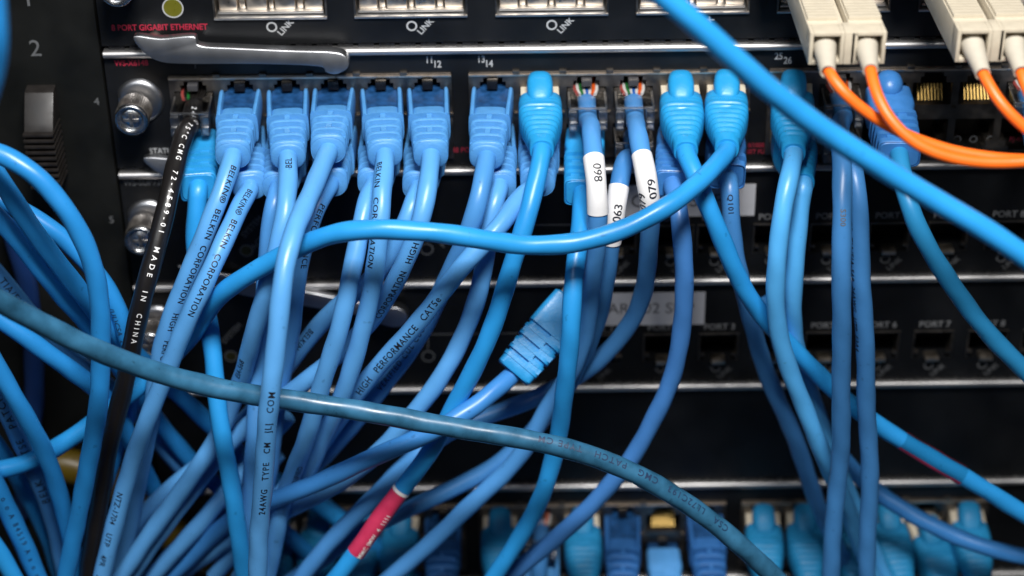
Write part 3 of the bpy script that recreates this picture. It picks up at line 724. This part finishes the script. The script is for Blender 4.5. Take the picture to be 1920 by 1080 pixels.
cable('periwinkle cable with a white wrap label reading 079 twice', 'bel2',
      [(1193, 235, 26), (1198, 270, 38), (1205, 310, 46), (1216, 370, 50), (1218, 430, 46), (1217, 500, 42), (1206, 560, 38), (1182, 610, 36), (1150, 650, 35), (1110, 690, 34), (1050, 725, 33), (980, 755, 34), (910, 780, 38), (860, 800, 42), (800, 835, 48), (762, 868, 50), (735, 895, 50), (700, 935, 52), (650, 985, 52), (600, 1040, 52), (560, 1090, 52), (480, 1190, 52)],
      conn=(C_, 9, 1), group=GU, wraps=[('paper', (1204, 298), (1222, 396))],
      texts=[('079', 1215, 368, 0, 3.1, 'ink', -.42, 1.0, .3), ('079', 1212, 376, 0, 3.1, 'ink', .78, 1.0, .3)])
cable('dark periwinkle cable with a lower white wrap label reading 063', 'dark',
      [(1166, 300, 30), (1164, 330, 36), (1158, 370, 42), (1152, 430, 44), (1146, 480, 44), (1135, 540, 42), (1120, 600, 40), (1098, 660, 38), (1070, 715, 37), (1035, 760, 37), (1000, 805, 38), (960, 850, 40), (900, 892, 42), (830, 925, 44), (760, 957, 46), (700, 985, 44), (600, 1050, 40), (500, 1120, 40)],
      conn=(C_, 9, 0), group=GU, wraps=[('paper', (1160, 350), (1150, 458))],
      texts=[('063', 1154, 421, 0, 3.1, 'ink', -.25, 1.0, .3), ('063', 1151, 440, 0, 3.1, 'ink', -1.35, 1.0, .3)])
cable('sky blue cable wearing a red edged clear sleeve, heading to the lower right', 'cyan',
      [(1300, 318, 46), (1314, 350, 50), (1335, 405, 50), (1362, 468, 48), (1394, 540, 46), (1432, 600, 44), (1480, 650, 42), (1530, 698, 42), (1580, 745, 42), (1635, 790, 44), (1690, 825, 46), (1750, 860, 48), (1810, 893, 50), (1870, 932, 52), (1930, 972, 54), (2080, 1060, 56)],
      conn=(H_, 10, 1), boot='bcyan', end=(1286, 285), group=GU, wraps=[('sleeve', (1682, 822), (1802, 890))])
cable('deep indigo blue cable from the dark ribbed boot under the second humped boot', 'ind',
      [(1273, 380, 48), (1279, 440, 52), (1283, 540, 52), (1276, 640, 50), (1254, 720, 50), (1216, 800, 50), (1188, 860, 50), (1148, 905, 50), (1100, 958, 50), (1040, 1012, 50), (985, 1058, 50), (930, 1095, 50), (830, 1150, 50)],
      conn=(S_, 10, 0), boot='bdark', end=(1262, 346), group=GU)
cable('long sky blue cable sweeping left across the other cables from the third humped boot', 'cyan',
      [(1352, 300, 48), (1325, 330, 56), (1285, 365, 62), (1220, 405, 66), (1150, 438, 68), (1080, 457, 69), (1000, 462, 70), (920, 452, 72), (840, 438, 74), (740, 430, 74), (650, 432, 72), (560, 462, 66), (490, 500, 62), (440, 530, 60), (400, 565, 55), (370, 610, 48), (330, 665, 42), (280, 712, 44), (220, 757, 46), (160, 805, 50), (100, 843, 54), (50, 872, 56), (-20, 885, 58), (-150, 890, 60)],
      conn=(H_, 11, 1), boot='bcyan', end=(1363, 280), group=GU)
cable('dark blue cable falling behind the two right-hand humped boots', 'dark',
      [(1366, 320, 36), (1368, 360, 38), (1372, 430, 38), (1388, 510, 36), (1404, 580, 34), (1424, 660, 32), (1450, 730, 32), (1480, 800, 32), (1508, 880, 32), (1535, 950, 32), (1562, 1010, 32), (1600, 1090, 32), (1650, 1190, 32)],
      conn=(S_, 11, 0), boot='bdark', end=(1363, 330), L=24, group=GU, texts=[('Q101', 1371, 372, 1, 2.2, 'ink', 0, 1.1)])
cable('pale sky blue cable from the humped boot below the port number 26', 'lcyan',
      [(1485, 310, 47), (1478, 350, 52), (1465, 420, 54), (1455, 500, 54), (1453, 560, 54), (1461, 630, 54), (1480, 700, 54), (1507, 770, 54), (1533, 830, 54), (1556, 880, 50), (1582, 935, 44), (1604, 990, 40), (1635, 1080, 38), (1680, 1190, 38)],
      conn=(H_, 12, 1), boot='bcyan', end=(1488, 288), group=GU)
cable('pale blue twin hanging behind the cable below port number 26', 'lcyan',
      [(1504, 358, 42), (1500, 400, 44), (1490, 470, 46), (1483, 540, 46), (1486, 610, 44), (1503, 690, 40), (1532, 770, 36), (1562, 850, 34), (1592, 930, 34), (1625, 1010, 34), (1662, 1095, 34), (1710, 1200, 34)],
      conn=(H_, 12, 0), boot='bcyan', end=(1505, 345), group=GU)
cable('denim blue cable dropping straight down from the clear plug at right', 'dark',
      [(1577, 225, 26), (1578, 270, 44), (1580, 340, 56), (1581, 420, 62), (1578, 520, 64), (1575, 620, 64), (1576, 720, 64), (1578, 820, 62), (1571, 900, 60), (1566, 980, 60), (1557, 1090, 60), (1545, 1240, 60)],
      conn=(C_, 13, 1), group=GU, texts=[('S300', 1576, 388, 1, 2.1, 'dimgrey', .1, 1.1)])
cable('denim blue cable beside the straight one, thin black print on its left edge', 'dark',
      [(1598, 300, 46), (1606, 350, 52), (1612, 430, 56), (1614, 500, 58), (1616, 580, 58), (1620, 660, 58), (1624, 740, 58), (1630, 820, 58), (1632, 900, 58), (1630, 980, 58), (1624, 1090, 58), (1620, 1240, 58)],
      conn=(C_, 13, 0), group=GU, texts=[('CAT5  TIA/EIA-568  24AWG  UTP  E3A4', 1611, 390, 1, 2.2, 'ink', -1.05, 1.2)])
cable('greenish blue cable from the dark ribbed boot with a ball top', 'teal2',
      [(1690, 318, 47), (1697, 360, 52), (1714, 410, 54), (1746, 475, 54), (1790, 545, 54), (1835, 605, 54), (1880, 655, 54), (1930, 705, 54), (2040, 820, 54)],
      conn=('square_ball', 14, 1), boot='bdark', end=(1686, 290), group=GU)
cable('dark blue cable in the clear plug cut by the right edge of the photo', 'dark',
      [(1930, 235, 24), (1940, 280, 40), (1950, 350, 50), (1970, 500, 50), (2000, 700, 50)], conn=(C_, 17, 1), group=GU)
# loose plug
cable('blue cable with a loose unplugged ribbed connector hanging in mid air', 'mid',
      [(1026, 598, 60), (985, 668, 66), (945, 718, 54), (905, 752, 58), (860, 784, 63), (800, 815, 65), (740, 840, 65), (670, 872, 64), (600, 905, 62), (530, 930, 58), (460, 958, 50), (400, 1000, 46), (340, 1060, 44), (250, 1150, 44)],
      conn=('loose', 0, 0), boot='bsq', group='patch cables crossing behind the teal cable')
# right: thick front cable, teal cable
cable('thick blurred sky blue cable cutting diagonally across the top right in front of everything', 'cyan',
      [(1080, -150, 118), (1160, -80, 118), (1245, -5, 118), (1310, 52, 118), (1390, 122, 116), (1480, 195, 114), (1560, 255, 112), (1650, 312, 112), (1740, 367, 112), (1830, 420, 114), (1930, 490, 116), (2080, 600, 118)], r=2.85,
      group='free cables running in front', lump=.008)
cable('grimy teal cable sweeping from the left edge to the lower right', 'teal',
      [(-160, 470, 112), (-20, 552, 106), (60, 598, 100), (150, 645, 96), (240, 680, 90), (340, 712, 86), (440, 735, 83), (560, 752, 80), (680, 771, 80), (800, 793, 80), (900, 810, 80), (1000, 827, 80), (1100, 851, 80), (1200, 890, 80), (1290, 945, 80), (1370, 1005, 80), (1450, 1080, 80), (1560, 1200, 80)], r=2.95,
      group='free cables running in front', lump=.02,
      texts=[('CSA   LL72C193   CMG   PATCH   TYPE CM', 1338, 1002, 0, 2.75, 'blueink', -.35, 1.25)])
# left bundle
GL = 'loose blue cables bundled at the left edge'
cable('blue cable arching over the left bundle and down to the bottom edge', 'k',
      [(-120, 262, 66), (-10, 282, 68), (45, 305, 70), (95, 350, 71), (135, 405, 72), (165, 465, 72), (183, 530, 72), (190, 590, 72), (189, 660, 72), (184, 730, 72), (174, 820, 72), (160, 910, 70), (140, 1000, 68), (125, 1090, 68), (100, 1240, 68)], group=GL)
cable('blue cable in the left bundle running beneath the arching cable towards the lower middle', 'k',
      [(-120, 180, 58), (-15, 310, 58), (20, 360, 58), (60, 425, 57), (105, 490, 55), (148, 545, 54), (200, 610, 46), (255, 668, 38), (318, 722, 34), (370, 770, 32), (430, 830, 30), (500, 900, 28)], group=GL)
cable('blue cable in the left bundle below its neighbour, crossing under the teal cable', 'k',
      [(-120, 300, 50), (-10, 402, 51), (40, 462, 51), (95, 530, 50), (150, 592, 48), (205, 660, 42), (255, 730, 34), (300, 795, 30), (345, 850, 28), (400, 905, 26), (500, 980, 24)], group=GL)
cable('blue cable with a bright glint passing behind the arch of the left bundle', 'k',
      [(-120, 330, 42), (0, 372, 42), (60, 403, 42), (115, 440, 42), (160, 487, 42), (200, 535, 42), (226, 585, 42), (243, 645, 42), (246, 710, 42), (236, 780, 42), (215, 850, 40), (190, 930, 40)], group=GL,
      texts=[('54C-7', 143, 470, 1, 2.8, 'blueink', .3, 1.1), ('(UL)CSA  CAT', 214, 578, 1, 2.4, 'blueink', -.8, 1.1)])
cable('dark blue cable with faint TIA lettering at the left edge', 'dark',
      [(-120, 400, 36), (-20, 490, 36), (20, 545, 35), (65, 600, 34), (120, 655, 32), (180, 708, 30), (240, 755, 27), (300, 830, 26), (380, 920, 26)], group=GL, texts=[('ED TIA/EIA', -15, 497, 1, 3.0, 'ink', .0, 1.2)])
cable('bright blue cable running just below the teal cable at the left edge', 'k',
      [(-120, 520, 60), (-10, 592, 60), (50, 635, 60), (110, 676, 58), (165, 715, 54), (205, 755, 46), (240, 810, 40), (270, 880, 36), (300, 950, 34)], group=GL)
cable('very dark blue cable hanging deep in the gap at the left', 'navy',
      [(20, 420, 8), (50, 540, 6), (64, 640, 4), (66, 740, 4), (55, 840, 4), (40, 960, 4)], group=GL, r=3.2)
cable('blue cable at the lower left edge beside the PATCH lettered one', 'k',
      [(-80, 560, 62), (-15, 668, 62), (25, 735, 62), (65, 810, 60), (95, 880, 58), (120, 960, 56), (138, 1050, 54), (150, 1180, 54)], group=GL)
cable('greyish blue cable with CATSE PATCH lettering at lower left', 'dark',
      [(-90, 620, 56), (-25, 710, 56), (20, 780, 55), (50, 850, 53), (78, 920, 52), (102, 990, 50), (120, 1080, 50), (130, 1200, 50)], group=GL,
      texts=[('BELK   CATSE   PATCH', 88, 935, 0, 3.3, 'ink', .1, 1.35)])
cable('deep blue cable lowest left behind the lettered cables', 'k',
      [(-100, 700, 44), (-30, 800, 44), (20, 870, 44), (55, 940, 43), (90, 1010, 42), (120, 1100, 42)], group=GL, texts=[])
cable('wide blue cable with dotted print in the bottom left corner', 'k',
      [(-80, 800, 58), (-10, 905, 58), (22, 975, 58), (50, 1030, 58), (78, 1095, 58), (120, 1200, 58)], group=GL, r=3.0,
      texts=[('o o A 84519 A a o o', 5, 930, 1, 2.4, 'blueink', .1, 1.6)])
cable('pale blue cable at the very bottom left corner', 'cyan',
      [(-80, 930, 66), (-15, 1010, 66), (15, 1060, 66), (40, 1110, 66), (70, 1180, 66)], group=GL)
cable('blurred blue cable cut by the top of the left edge', 'k',
      [(-40, -120, 150), (-16, -20, 150), (-8, 60, 150), (-14, 130, 148), (-40, 210, 146), (-90, 300, 144)], group=GL, r=3.1)
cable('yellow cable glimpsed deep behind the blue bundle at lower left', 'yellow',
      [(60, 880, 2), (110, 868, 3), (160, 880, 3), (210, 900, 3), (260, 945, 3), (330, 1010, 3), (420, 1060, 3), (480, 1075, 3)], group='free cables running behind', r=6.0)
cable('mid blue cable curving out to the lower right corner from behind the straight denim cables', 'mid',
      [(1440, 560, 14), (1470, 660, 16), (1510, 760, 18), (1560, 835, 20), (1605, 890, 24), (1650, 930, 28), (1720, 972, 34), (1790, 1005, 38), (1860, 1030, 42), (1940, 1048, 44), (2080, 1070, 46)], group='free cables running behind')
# lower middle extra cables behind
GB = 'blue cables running behind the lower tangle'
cable('blue cable slanting down to the right behind the tangle, left of the pink tag', 'cyan',
      [(480, 880, 14), (560, 925, 14), (630, 970, 14), (700, 1030, 14), (770, 1090, 14), (840, 1160, 14)], group=GB)
cable('dark blue cable behind the lower tangle heading to the bottom edge', 'k',
      [(440, 900, 20), (500, 965, 20), (560, 1020, 20), (620, 1085, 20), (680, 1160, 20)], group=GB)
cable('blue cable passing under the pink tag towards the bottom', 'k',
      [(600, 940, 10), (680, 1005, 10), (740, 1050, 10), (800, 1110, 10), (860, 1180, 10)], group=GB)
cable('shadowed periwinkle cable with WG lettering at the bottom, between the bundles', 'bel2',
      [(520, 850, 30), (470, 915, 30), (430, 965, 32), (385, 1020, 33), (340, 1080, 34), (280, 1170, 34)], group=GB, texts=[('24 AWG UTP', 352, 1062, 0, 2.51, 'ink', 0, 1.2)])
cable('periwinkle cable slanting to the bottom left under the bright blue one', 'bel',
      [(540, 780, 34), (480, 850, 36), (425, 920, 40), (375, 985, 44), (325, 1040, 46), (280, 1090, 46), (200, 1180, 46)], group=GB)
cable('periwinkle cable lowest in the slanting bundle at the bottom left', 'bel2',
      [(440, 800, 30), (385, 885, 34), (320, 960, 36), (262, 1030, 36), (220, 1085, 36), (150, 1180, 36)], group=GB)
# lower jack row
GR = 'cables in the lower blurred jack row'
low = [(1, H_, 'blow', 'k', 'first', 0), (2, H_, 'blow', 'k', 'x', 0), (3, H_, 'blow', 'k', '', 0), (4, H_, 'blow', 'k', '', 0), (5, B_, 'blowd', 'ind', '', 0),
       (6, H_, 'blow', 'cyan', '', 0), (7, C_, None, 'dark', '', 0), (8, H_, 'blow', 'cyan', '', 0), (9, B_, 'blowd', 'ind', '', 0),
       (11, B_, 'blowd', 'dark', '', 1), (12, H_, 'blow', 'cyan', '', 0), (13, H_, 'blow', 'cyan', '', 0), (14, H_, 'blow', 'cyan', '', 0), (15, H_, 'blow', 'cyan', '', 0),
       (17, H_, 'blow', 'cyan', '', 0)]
LOWLAB = ['blurred blue hooded plug in the lower row hidden behind the front periwinkle cable',
 'blurred blue hooded plug in the lower row just right of the front periwinkle cable',
 'blurred blue hooded plug in the lower row left of the pink tag',
 'blurred blue hooded plug in the lower row behind the pink tag',
 'blurred dark blue snagless plug in the lower row right of the pink tag',
 'blurred blue hooded plug in the lower row right of the dark snagless one',
 'blurred clear plug with red and green wires in the lower row',
 'blurred blue hooded plug in the lower row just right of the clear plug',
 'blurred open-cheeked blue plug in the lower row left of the empty gold jack',
 'blurred open-cheeked blue plug in the lower row right of the empty gold jack',
 'blurred blue hooded plug in the lower row just right of the teal cable end',
 'blurred blue hooded plug in the lower row left of the two straight denim cables',
 'blurred blue hooded plug in the lower row hidden behind the straight denim cables',
 'blurred blue hooded plug in the lower row right of the straight denim cables',
 'blurred blue hooded plug in the lower row near the right edge']
DZ = -4*PZ
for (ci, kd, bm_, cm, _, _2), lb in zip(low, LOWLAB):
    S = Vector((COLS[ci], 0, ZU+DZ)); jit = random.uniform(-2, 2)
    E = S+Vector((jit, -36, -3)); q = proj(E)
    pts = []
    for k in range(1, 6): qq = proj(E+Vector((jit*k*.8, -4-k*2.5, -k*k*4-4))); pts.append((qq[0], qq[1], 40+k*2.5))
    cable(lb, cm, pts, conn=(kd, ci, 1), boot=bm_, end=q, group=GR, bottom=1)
S = Vector((COLS[16], 0, ZU+DZ-6)); E = S+Vector((4, -36, -5)); q = proj(E)
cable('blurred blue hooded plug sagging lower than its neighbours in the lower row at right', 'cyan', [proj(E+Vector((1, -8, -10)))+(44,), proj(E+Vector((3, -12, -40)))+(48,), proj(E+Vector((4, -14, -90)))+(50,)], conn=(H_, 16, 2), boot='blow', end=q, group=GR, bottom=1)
S = Vector((COLS[10], 0, ZLW+DZ)); E = S+Vector((0, -34, -3)); q = proj(E)
cable('blurred blue plug below the empty gold jack in the lower row', 'ind', [proj(E+Vector((1, -8, -10)))+(42,), proj(E+Vector((3, -12, -50)))+(46,), proj(E+Vector((4, -14, -90)))+(48,)], conn=(S_, 10, 0), boot='bbel', end=q, group=GR, bottom=1)
S = Vector((COLS[7], 0, ZLW+DZ)); E = S+Vector((0, -34, -3)); q = proj(E)
cable('blurred periwinkle plug under the clear plug in the lower row', 'bel2', [proj(E+Vector((1, -8, -10)))+(42,), proj(E+Vector((3, -12, -50)))+(46,), proj(E+Vector((4, -14, -90)))+(48,)], conn=(B_, 7, 0), boot='bbel', end=q, group=GR, bottom=1)

# --- turn the table into sampled paths
for c in CAB:
    P = []; pin = 0; fr = None
    if c['conn']:
        kind, col, upr = c['conn']
        if kind == 'loose':
            A = at(1080, 560, 36); E = at(962, 700, 50)
            fr = Frame(A, (E-A), (CAMP-A).normalized()); L = (E-A).length
            P = [fr(8, 0, 0), fr(L-8, 0, 0), fr(L+1, 0, 0)]; pin = 3; c['pts'] = c['pts'][2:]
            P = P[:]; c['LL'] = L
        else:
            S = Vector((COLS[col], 0, (ZU if upr else ZLW)+(DZ if c['bottom'] else 0)))
            if upr == 2: S.z -= 5
            if kind == C_:
                nx = at(*c['pts'][0][:2], 22)
                D = Vector(((nx.x-S.x)*.25, -22, -2)).normalized(); fr = Frame(S, D); 
                if c['m'] == 'dark' and not upr: fr = Frame(S, Vector((0, -1, 0)))
                P = [fr(2.2, 0, .2), fr(8, 0, .1), fr(14, 0, -.8)]; pin = 3
                if c['pts'][0][2] <= 16: c['pts'] = c['pts'][1:]
            else:
                L = c['L']; E = at(c['end'][0], c['end'][1], L*.97); D = (E-S).normalized(); fr = Frame(S, D)
                L = (E-S).length; c['LL'] = L
                P = [fr(L-9, 0, 0), fr(L-3, 0, 0), fr(L+1.5, 0, 0)]; pin = 3
    if c['conn'] and c['conn'][0] not in (C_, 'loose') and not c['bottom']:
        c['pts'] = [(q[0], q[1], q[2]-(5, 4, 2)[k]) if k < 3 else q for k, q in enumerate(c['pts'])]
    P += [at(*q) for q in c['pts']]
    Q = catmull(P, 3.0)
    n0 = 0
    if pin:
        n0 = next(i for i, q in enumerate(Q) if (q-P[pin-1]).length < .01)
    Q = smooth_path(Q, 5, n0+1)
    c['fr'] = fr; c['pinn'] = n0+1; c['Q'] = Q
# --- keep cables from passing through each other: slide along the view ray only
import numpy as np
cp = np.array(CAMP)
arr = [np.array([tuple(q) for q in c['Q']]) for c in CAB]
own = np.concatenate([np.full(len(a), i) for i, a in enumerate(arr)])
allp = np.concatenate(arr); rr = np.concatenate([np.full(len(a), CAB[i]['r']) for i, a in enumerate(arr)])
ray = cp-allp; dist0 = np.linalg.norm(ray, axis=1); ray /= dist0[:, None]
idx0 = allp.copy(); shift = np.zeros(len(allp)); order = -dist0.copy()
starts = np.cumsum([0]+[len(a) for a in arr])
pinmask = np.zeros(len(allp), bool)
for i, c in enumerate(CAB): pinmask[starts[i]:starts[i]+c['pinn']] = True
pu = np.array([proj(Vector(p)) for p in allp])
d2 = (pu[:, None, 0]-pu[None, :, 0])**2+(pu[:, None, 1]-pu[None, :, 1])**2
cand = np.argwhere((d2 < 39**2) & (own[:, None] < own[None, :]))
# one depth order per pair of cables and per place where they overlap
o3 = np.lexsort((cand[:, 1], cand[:, 0], own[cand[:, 1]], own[cand[:, 0]])); cand = cand[o3]
sgn = np.ones(len(cand)); i0 = 0
for i in range(1, len(cand)+1):
    if i == len(cand) or own[cand[i, 0]] != own[cand[i-1, 0]] or own[cand[i, 1]] != own[cand[i-1, 1]] or cand[i, 0]-cand[i-1, 0] > 4:
        seg = cand[i0:i]; sgn[i0:i] = 1. if (order[seg[:, 0]]-order[seg[:, 1]]).mean() >= 0 else -1.; i0 = i
for it in range(160):
    P = idx0+ray*shift[:, None]
    A, B = cand[:, 0], cand[:, 1]
    dv = P[A]-P[B]; d = np.linalg.norm(dv, axis=1); R = rr[A]+rr[B]+.1
    hit = d < R
    if not hit.any(): break
    A, B, d, R, sg = A[hit], B[hit], d[hit], R[hit], sgn[hit]
    # if already past the neighbour on the wrong side, push right through
    w_ = ((shift[A]-dist0[A])-(shift[B]-dist0[B]))*sg; d = np.where(w_ < 0, 0, d)
    push = (R-d)*.45+.02
    add = np.zeros(len(P)); np.maximum.at(add, A[sg > 0], push[sg > 0]); np.maximum.at(add, B[sg < 0], push[sg < 0])
    sub = np.zeros(len(P)); np.maximum.at(sub, A[sg < 0], push[sg < 0]); np.maximum.at(sub, B[sg > 0], push[sg > 0])
    shift += np.where(pinmask, 0, add-sub*.7)
    for i in range(len(arr)):
        s = shift[starts[i]:starts[i+1]].copy(); k = CAB[i]['pinn']
        for _ in range(2):
            t = s.copy(); t[1:-1] = s[:-2]*.25+s[1:-1]*.5+s[2:]*.25; s = t; s[:k] = 0
        shift[starts[i]:starts[i+1]] = s
    P = idx0+ray*shift[:, None]
    # never sink into the panel
    bad = P[:, 1] > -3.4
    shift += np.where(bad & ~pinmask, (P[:, 1]+3.4)*1.1, 0)
print('overlaps left', int(hit.sum()), 'max shift', float(np.abs(shift).max()))
P = idx0+ray*shift[:, None]
for i, c in enumerate(CAB):
    Q = [Vector(q) for q in P[starts[i]:starts[i+1]]]
    rnd = random.Random(i*3+1); k1, k2 = rnd.uniform(0, 6), rnd.uniform(0, 6)
    R = []
    for j, q in enumerate(Q):       # slight hand-bent waviness
        f = min(1, max(0, (j-c['pinn'])/6)); R.append(q+Vector((math.sin(j*.42+k1)*.22+math.sin(j*.17+k2)*.3, 0, 0))*f)
    c['path'] = Path(smooth_path(R, 1, c['pinn']), c['r'], c['lump'], i*1.3)
# --- build them
for c in CAB:
    p = c['path']; fr = c['fr']
    t = thing(c['name'], c['label'], 'cable', fr.S if fr else p.Q[0], c['group'])
    mb = MB(); mb.loft(p.tube()); jk = mb.build('jacket', c['m'], t, angle=60)
    if c['conn']:
        k = c['conn'][0]; L = c.get('LL')
        sd = int(c['path'].S[-1]*10)
        if k == B_: boot_snagless(fr, t, c['boot'], L, sd)
        elif k == H_: boot_hump(fr, t, c['boot'], L)
        elif k == S_: boot_square(fr, t, c['boot'], L)
        elif k == 'square_ball': boot_square(fr, t, c['boot'], L, ball=True)
        elif k == 'loose': boot_square(fr, t, c['boot'], L, loose=True)
        elif k == C_: plug_clear(fr, t, wires=bool(c['conn'][2]), dim=c['m'] == 'blackv')
    for tx in c['texts']:
        p.text(tx[0], tx[1], tx[2], tx[3], tx[4], tx[5], t, ang=tx[6], sx=1.0, spacing=tx[7], dr=(tx[8] if len(tx) > 8 else 0)+.05)
    for wr in c['wraps']:
        s0, s1 = p.near(*wr[1]), p.near(*wr[2])
        if wr[0] == 'paper':
            mb = MB(); mb.loft(p.tube(s0, s1, .26, 28), cap=False); mb.build('wrap_label', 'paper', t, angle=60)
        elif wr[0] == 'pinktag':
            mb = MB(); mb.loft(p.tube(s0, s1, .12, 28), cap=False); wl = mb.build('wrap_label', 'pink', t, angle=60)
            mb = MB(); mb.loft(p.tube(s0, s0+1.1, .16, 28), cap=False); mb.build('label_edge', 'paper', wl, angle=60)
            p.text('MMC JMW  4  1111', wr[2][0]+10, wr[2][1]-12, 0, 1.9, 'whiteink', t, ang=-.72, dr=.2, spacing=1.15)
        elif wr[0] == 'sleeve':
            mb = MB(); mb.loft(p.tube(s0, s1, .18, 28), cap=False); wl = mb.build('wrap_label', 'tape', t, angle=60)
            for a, da in ((1.5, .12), (-1.02, .26)):
                mb = MB(); mb.loft(p.tube(s0, s1, .32, 4, a-da, a+da, closed=False), cap=False, closed=False)
                mb.build('label_edge', 'pink', wl)
# ------------------------------------------------------------------ fibre connectors (beige) and orange leads
GF = 'beige fibre connectors in the top card'
def fibre(pxe, pye, lab, hE, clip, exitpts, labc):
    E = at(pxe, pye, hE); S = Vector((E.x, -14, E.z+.2)); fr = Frame(S, Vector((0, -1, 0))); L = hE-14
    t = thing('fibre_lead', labc, 'fibre cable', S, 'orange fibre leads with beige connectors')
    mb = MB(); w, v = 4.55, 4.5
    # hollow rear end: frame walls
    mb.box(-12, L-6, -w, w, -v, v, fr)
    mb.box(L-6.0, L, -w, -w+1.0, -v, v, fr); mb.box(L-6., L, w-1.0, w, -v, v, fr)
    mb.box(L-6., L, -w+1, w-1, v-1.0, v, fr); mb.box(L-6., L, -w+1, w-1, -v, -v+1.0, fr)
    b = mb.build('connector_body', 'beige', t, bevel=.18)
    mb = MB(); l = L-8
    while l > -8:
        mb.box(l-1.3, l, -w+.3, w-.3 if not clip else w-1.0, v-.1, v+1.15, fr); l -= 1.9
    mb.build('grip_ridges', 'beige', b, bevel=.08)
    if clip:
        mb = MB(); mb.box(L-7, L, w+.05, w+3.4, -v, v, fr); mb.box(-8, L-7, w+.05, w+1.4, -v, v-2.2, fr); mb.box(-8, L-6, w+2.7, w+3.4, -v+1, v-.2, fr)
        mb.build('duplex_clip', 'beige', t, bevel=.2)
    D = (at(*exitpts[0][:2], exitpts[0][2])-fr(L-4, 0, 0)).normalized()
    f2 = Frame(fr(L-5.5, 0, 0), D)
    LL = (at(*exitpts[0][:2], exitpts[0][2])-f2.S).length
    mb = MB(); mb.loft([sup(f2, 0, 3.2, 3.2, 2), sup(f2, 3, 3.2, 3.2, 2), sup(f2, LL*.6, 2.5, 2.5, 2), sup(f2, LL, 2.0, 2.0, 2), sup(f2, LL, 1.65, 1.65, 2), sup(f2, LL-1, 1.6, 1.6, 2)])
    mb.build('boot', 'beigeboot', t, angle=50)
    P = [f2(LL-6, 0, 0), f2(LL, 0, 0)]+[at(*q) for q in exitpts[1:]]
    p = Path(smooth_path(catmull(P, 2.), 4), 1.52, .006, 1)
    MB().loft(p.tube()).build('jacket', 'orange', t, angle=60)
fibre(1550, 93, '', 66, True, [(1553, 134, 76), (1572, 163, 80), (1610, 200, 82), (1665, 236, 83), (1720, 262, 84), (1790, 284, 85), (1860, 296, 86), (1930, 300, 86), (2080, 300, 86)], 'leftmost orange fibre lead with a beige clipped connector, passing under its partner')
fibre(1628, 92, '', 66, False, [(1633, 131, 76), (1641, 170, 82), (1660, 212, 87), (1700, 258, 91), (1750, 287, 93), (1820, 303, 94), (1880, 306, 94), (1940, 302, 94), (2080, 290, 94)], 'orange fibre lead that crosses on top, second beige connector from the left')
fibre(1826, 88, '', 66, True, [(1843, 137, 76), (1860, 170, 80), (1885, 205, 84), (1920, 238, 86), (1990, 290, 88), (2080, 340, 88)], 'orange fibre lead with a beige clipped connector, third from the left')
fibre(1906, 86, '', 66, False, [(1916, 134, 76), (1926, 170, 80), (1950, 215, 84), (2000, 270, 86), (2080, 320, 86)], 'orange fibre lead whose beige connector is cut by the right edge')
# bays' transceivers behind the fibre connectors
for k, (p, lb) in enumerate(((1590, 'metal transceiver module holding the left pair of fibre connectors'), (1862, 'metal transceiver module holding the right pair of fibre connectors'))):
    S = at(p, 92, 66); S = Vector((S.x, 0, S.z)); fr = Frame(S, Vector((0, -1, 0)))
    t = thing('transceiver', lb, 'transceiver', S, 'transceivers in the top card bays')
    MB().box(-.5, 12, -15.5, 15.5, -5.5, 6.5, fr).build('module_body', 'cavity', t, bevel=.3)
    mb = MB()
    for s in (-1, 1): mb.box(2, 13, s*15.6, s*16.4, -5.5, -2, fr); mb.box(12.2, 13.2, s*11.5, s*16.4, -5.4, -4.6, fr)
    mb.build('bail_latch', 'steel', t, bevel=.2)
for o in list(bpy.data.objects):
    if '_o' in o: del o['_o']
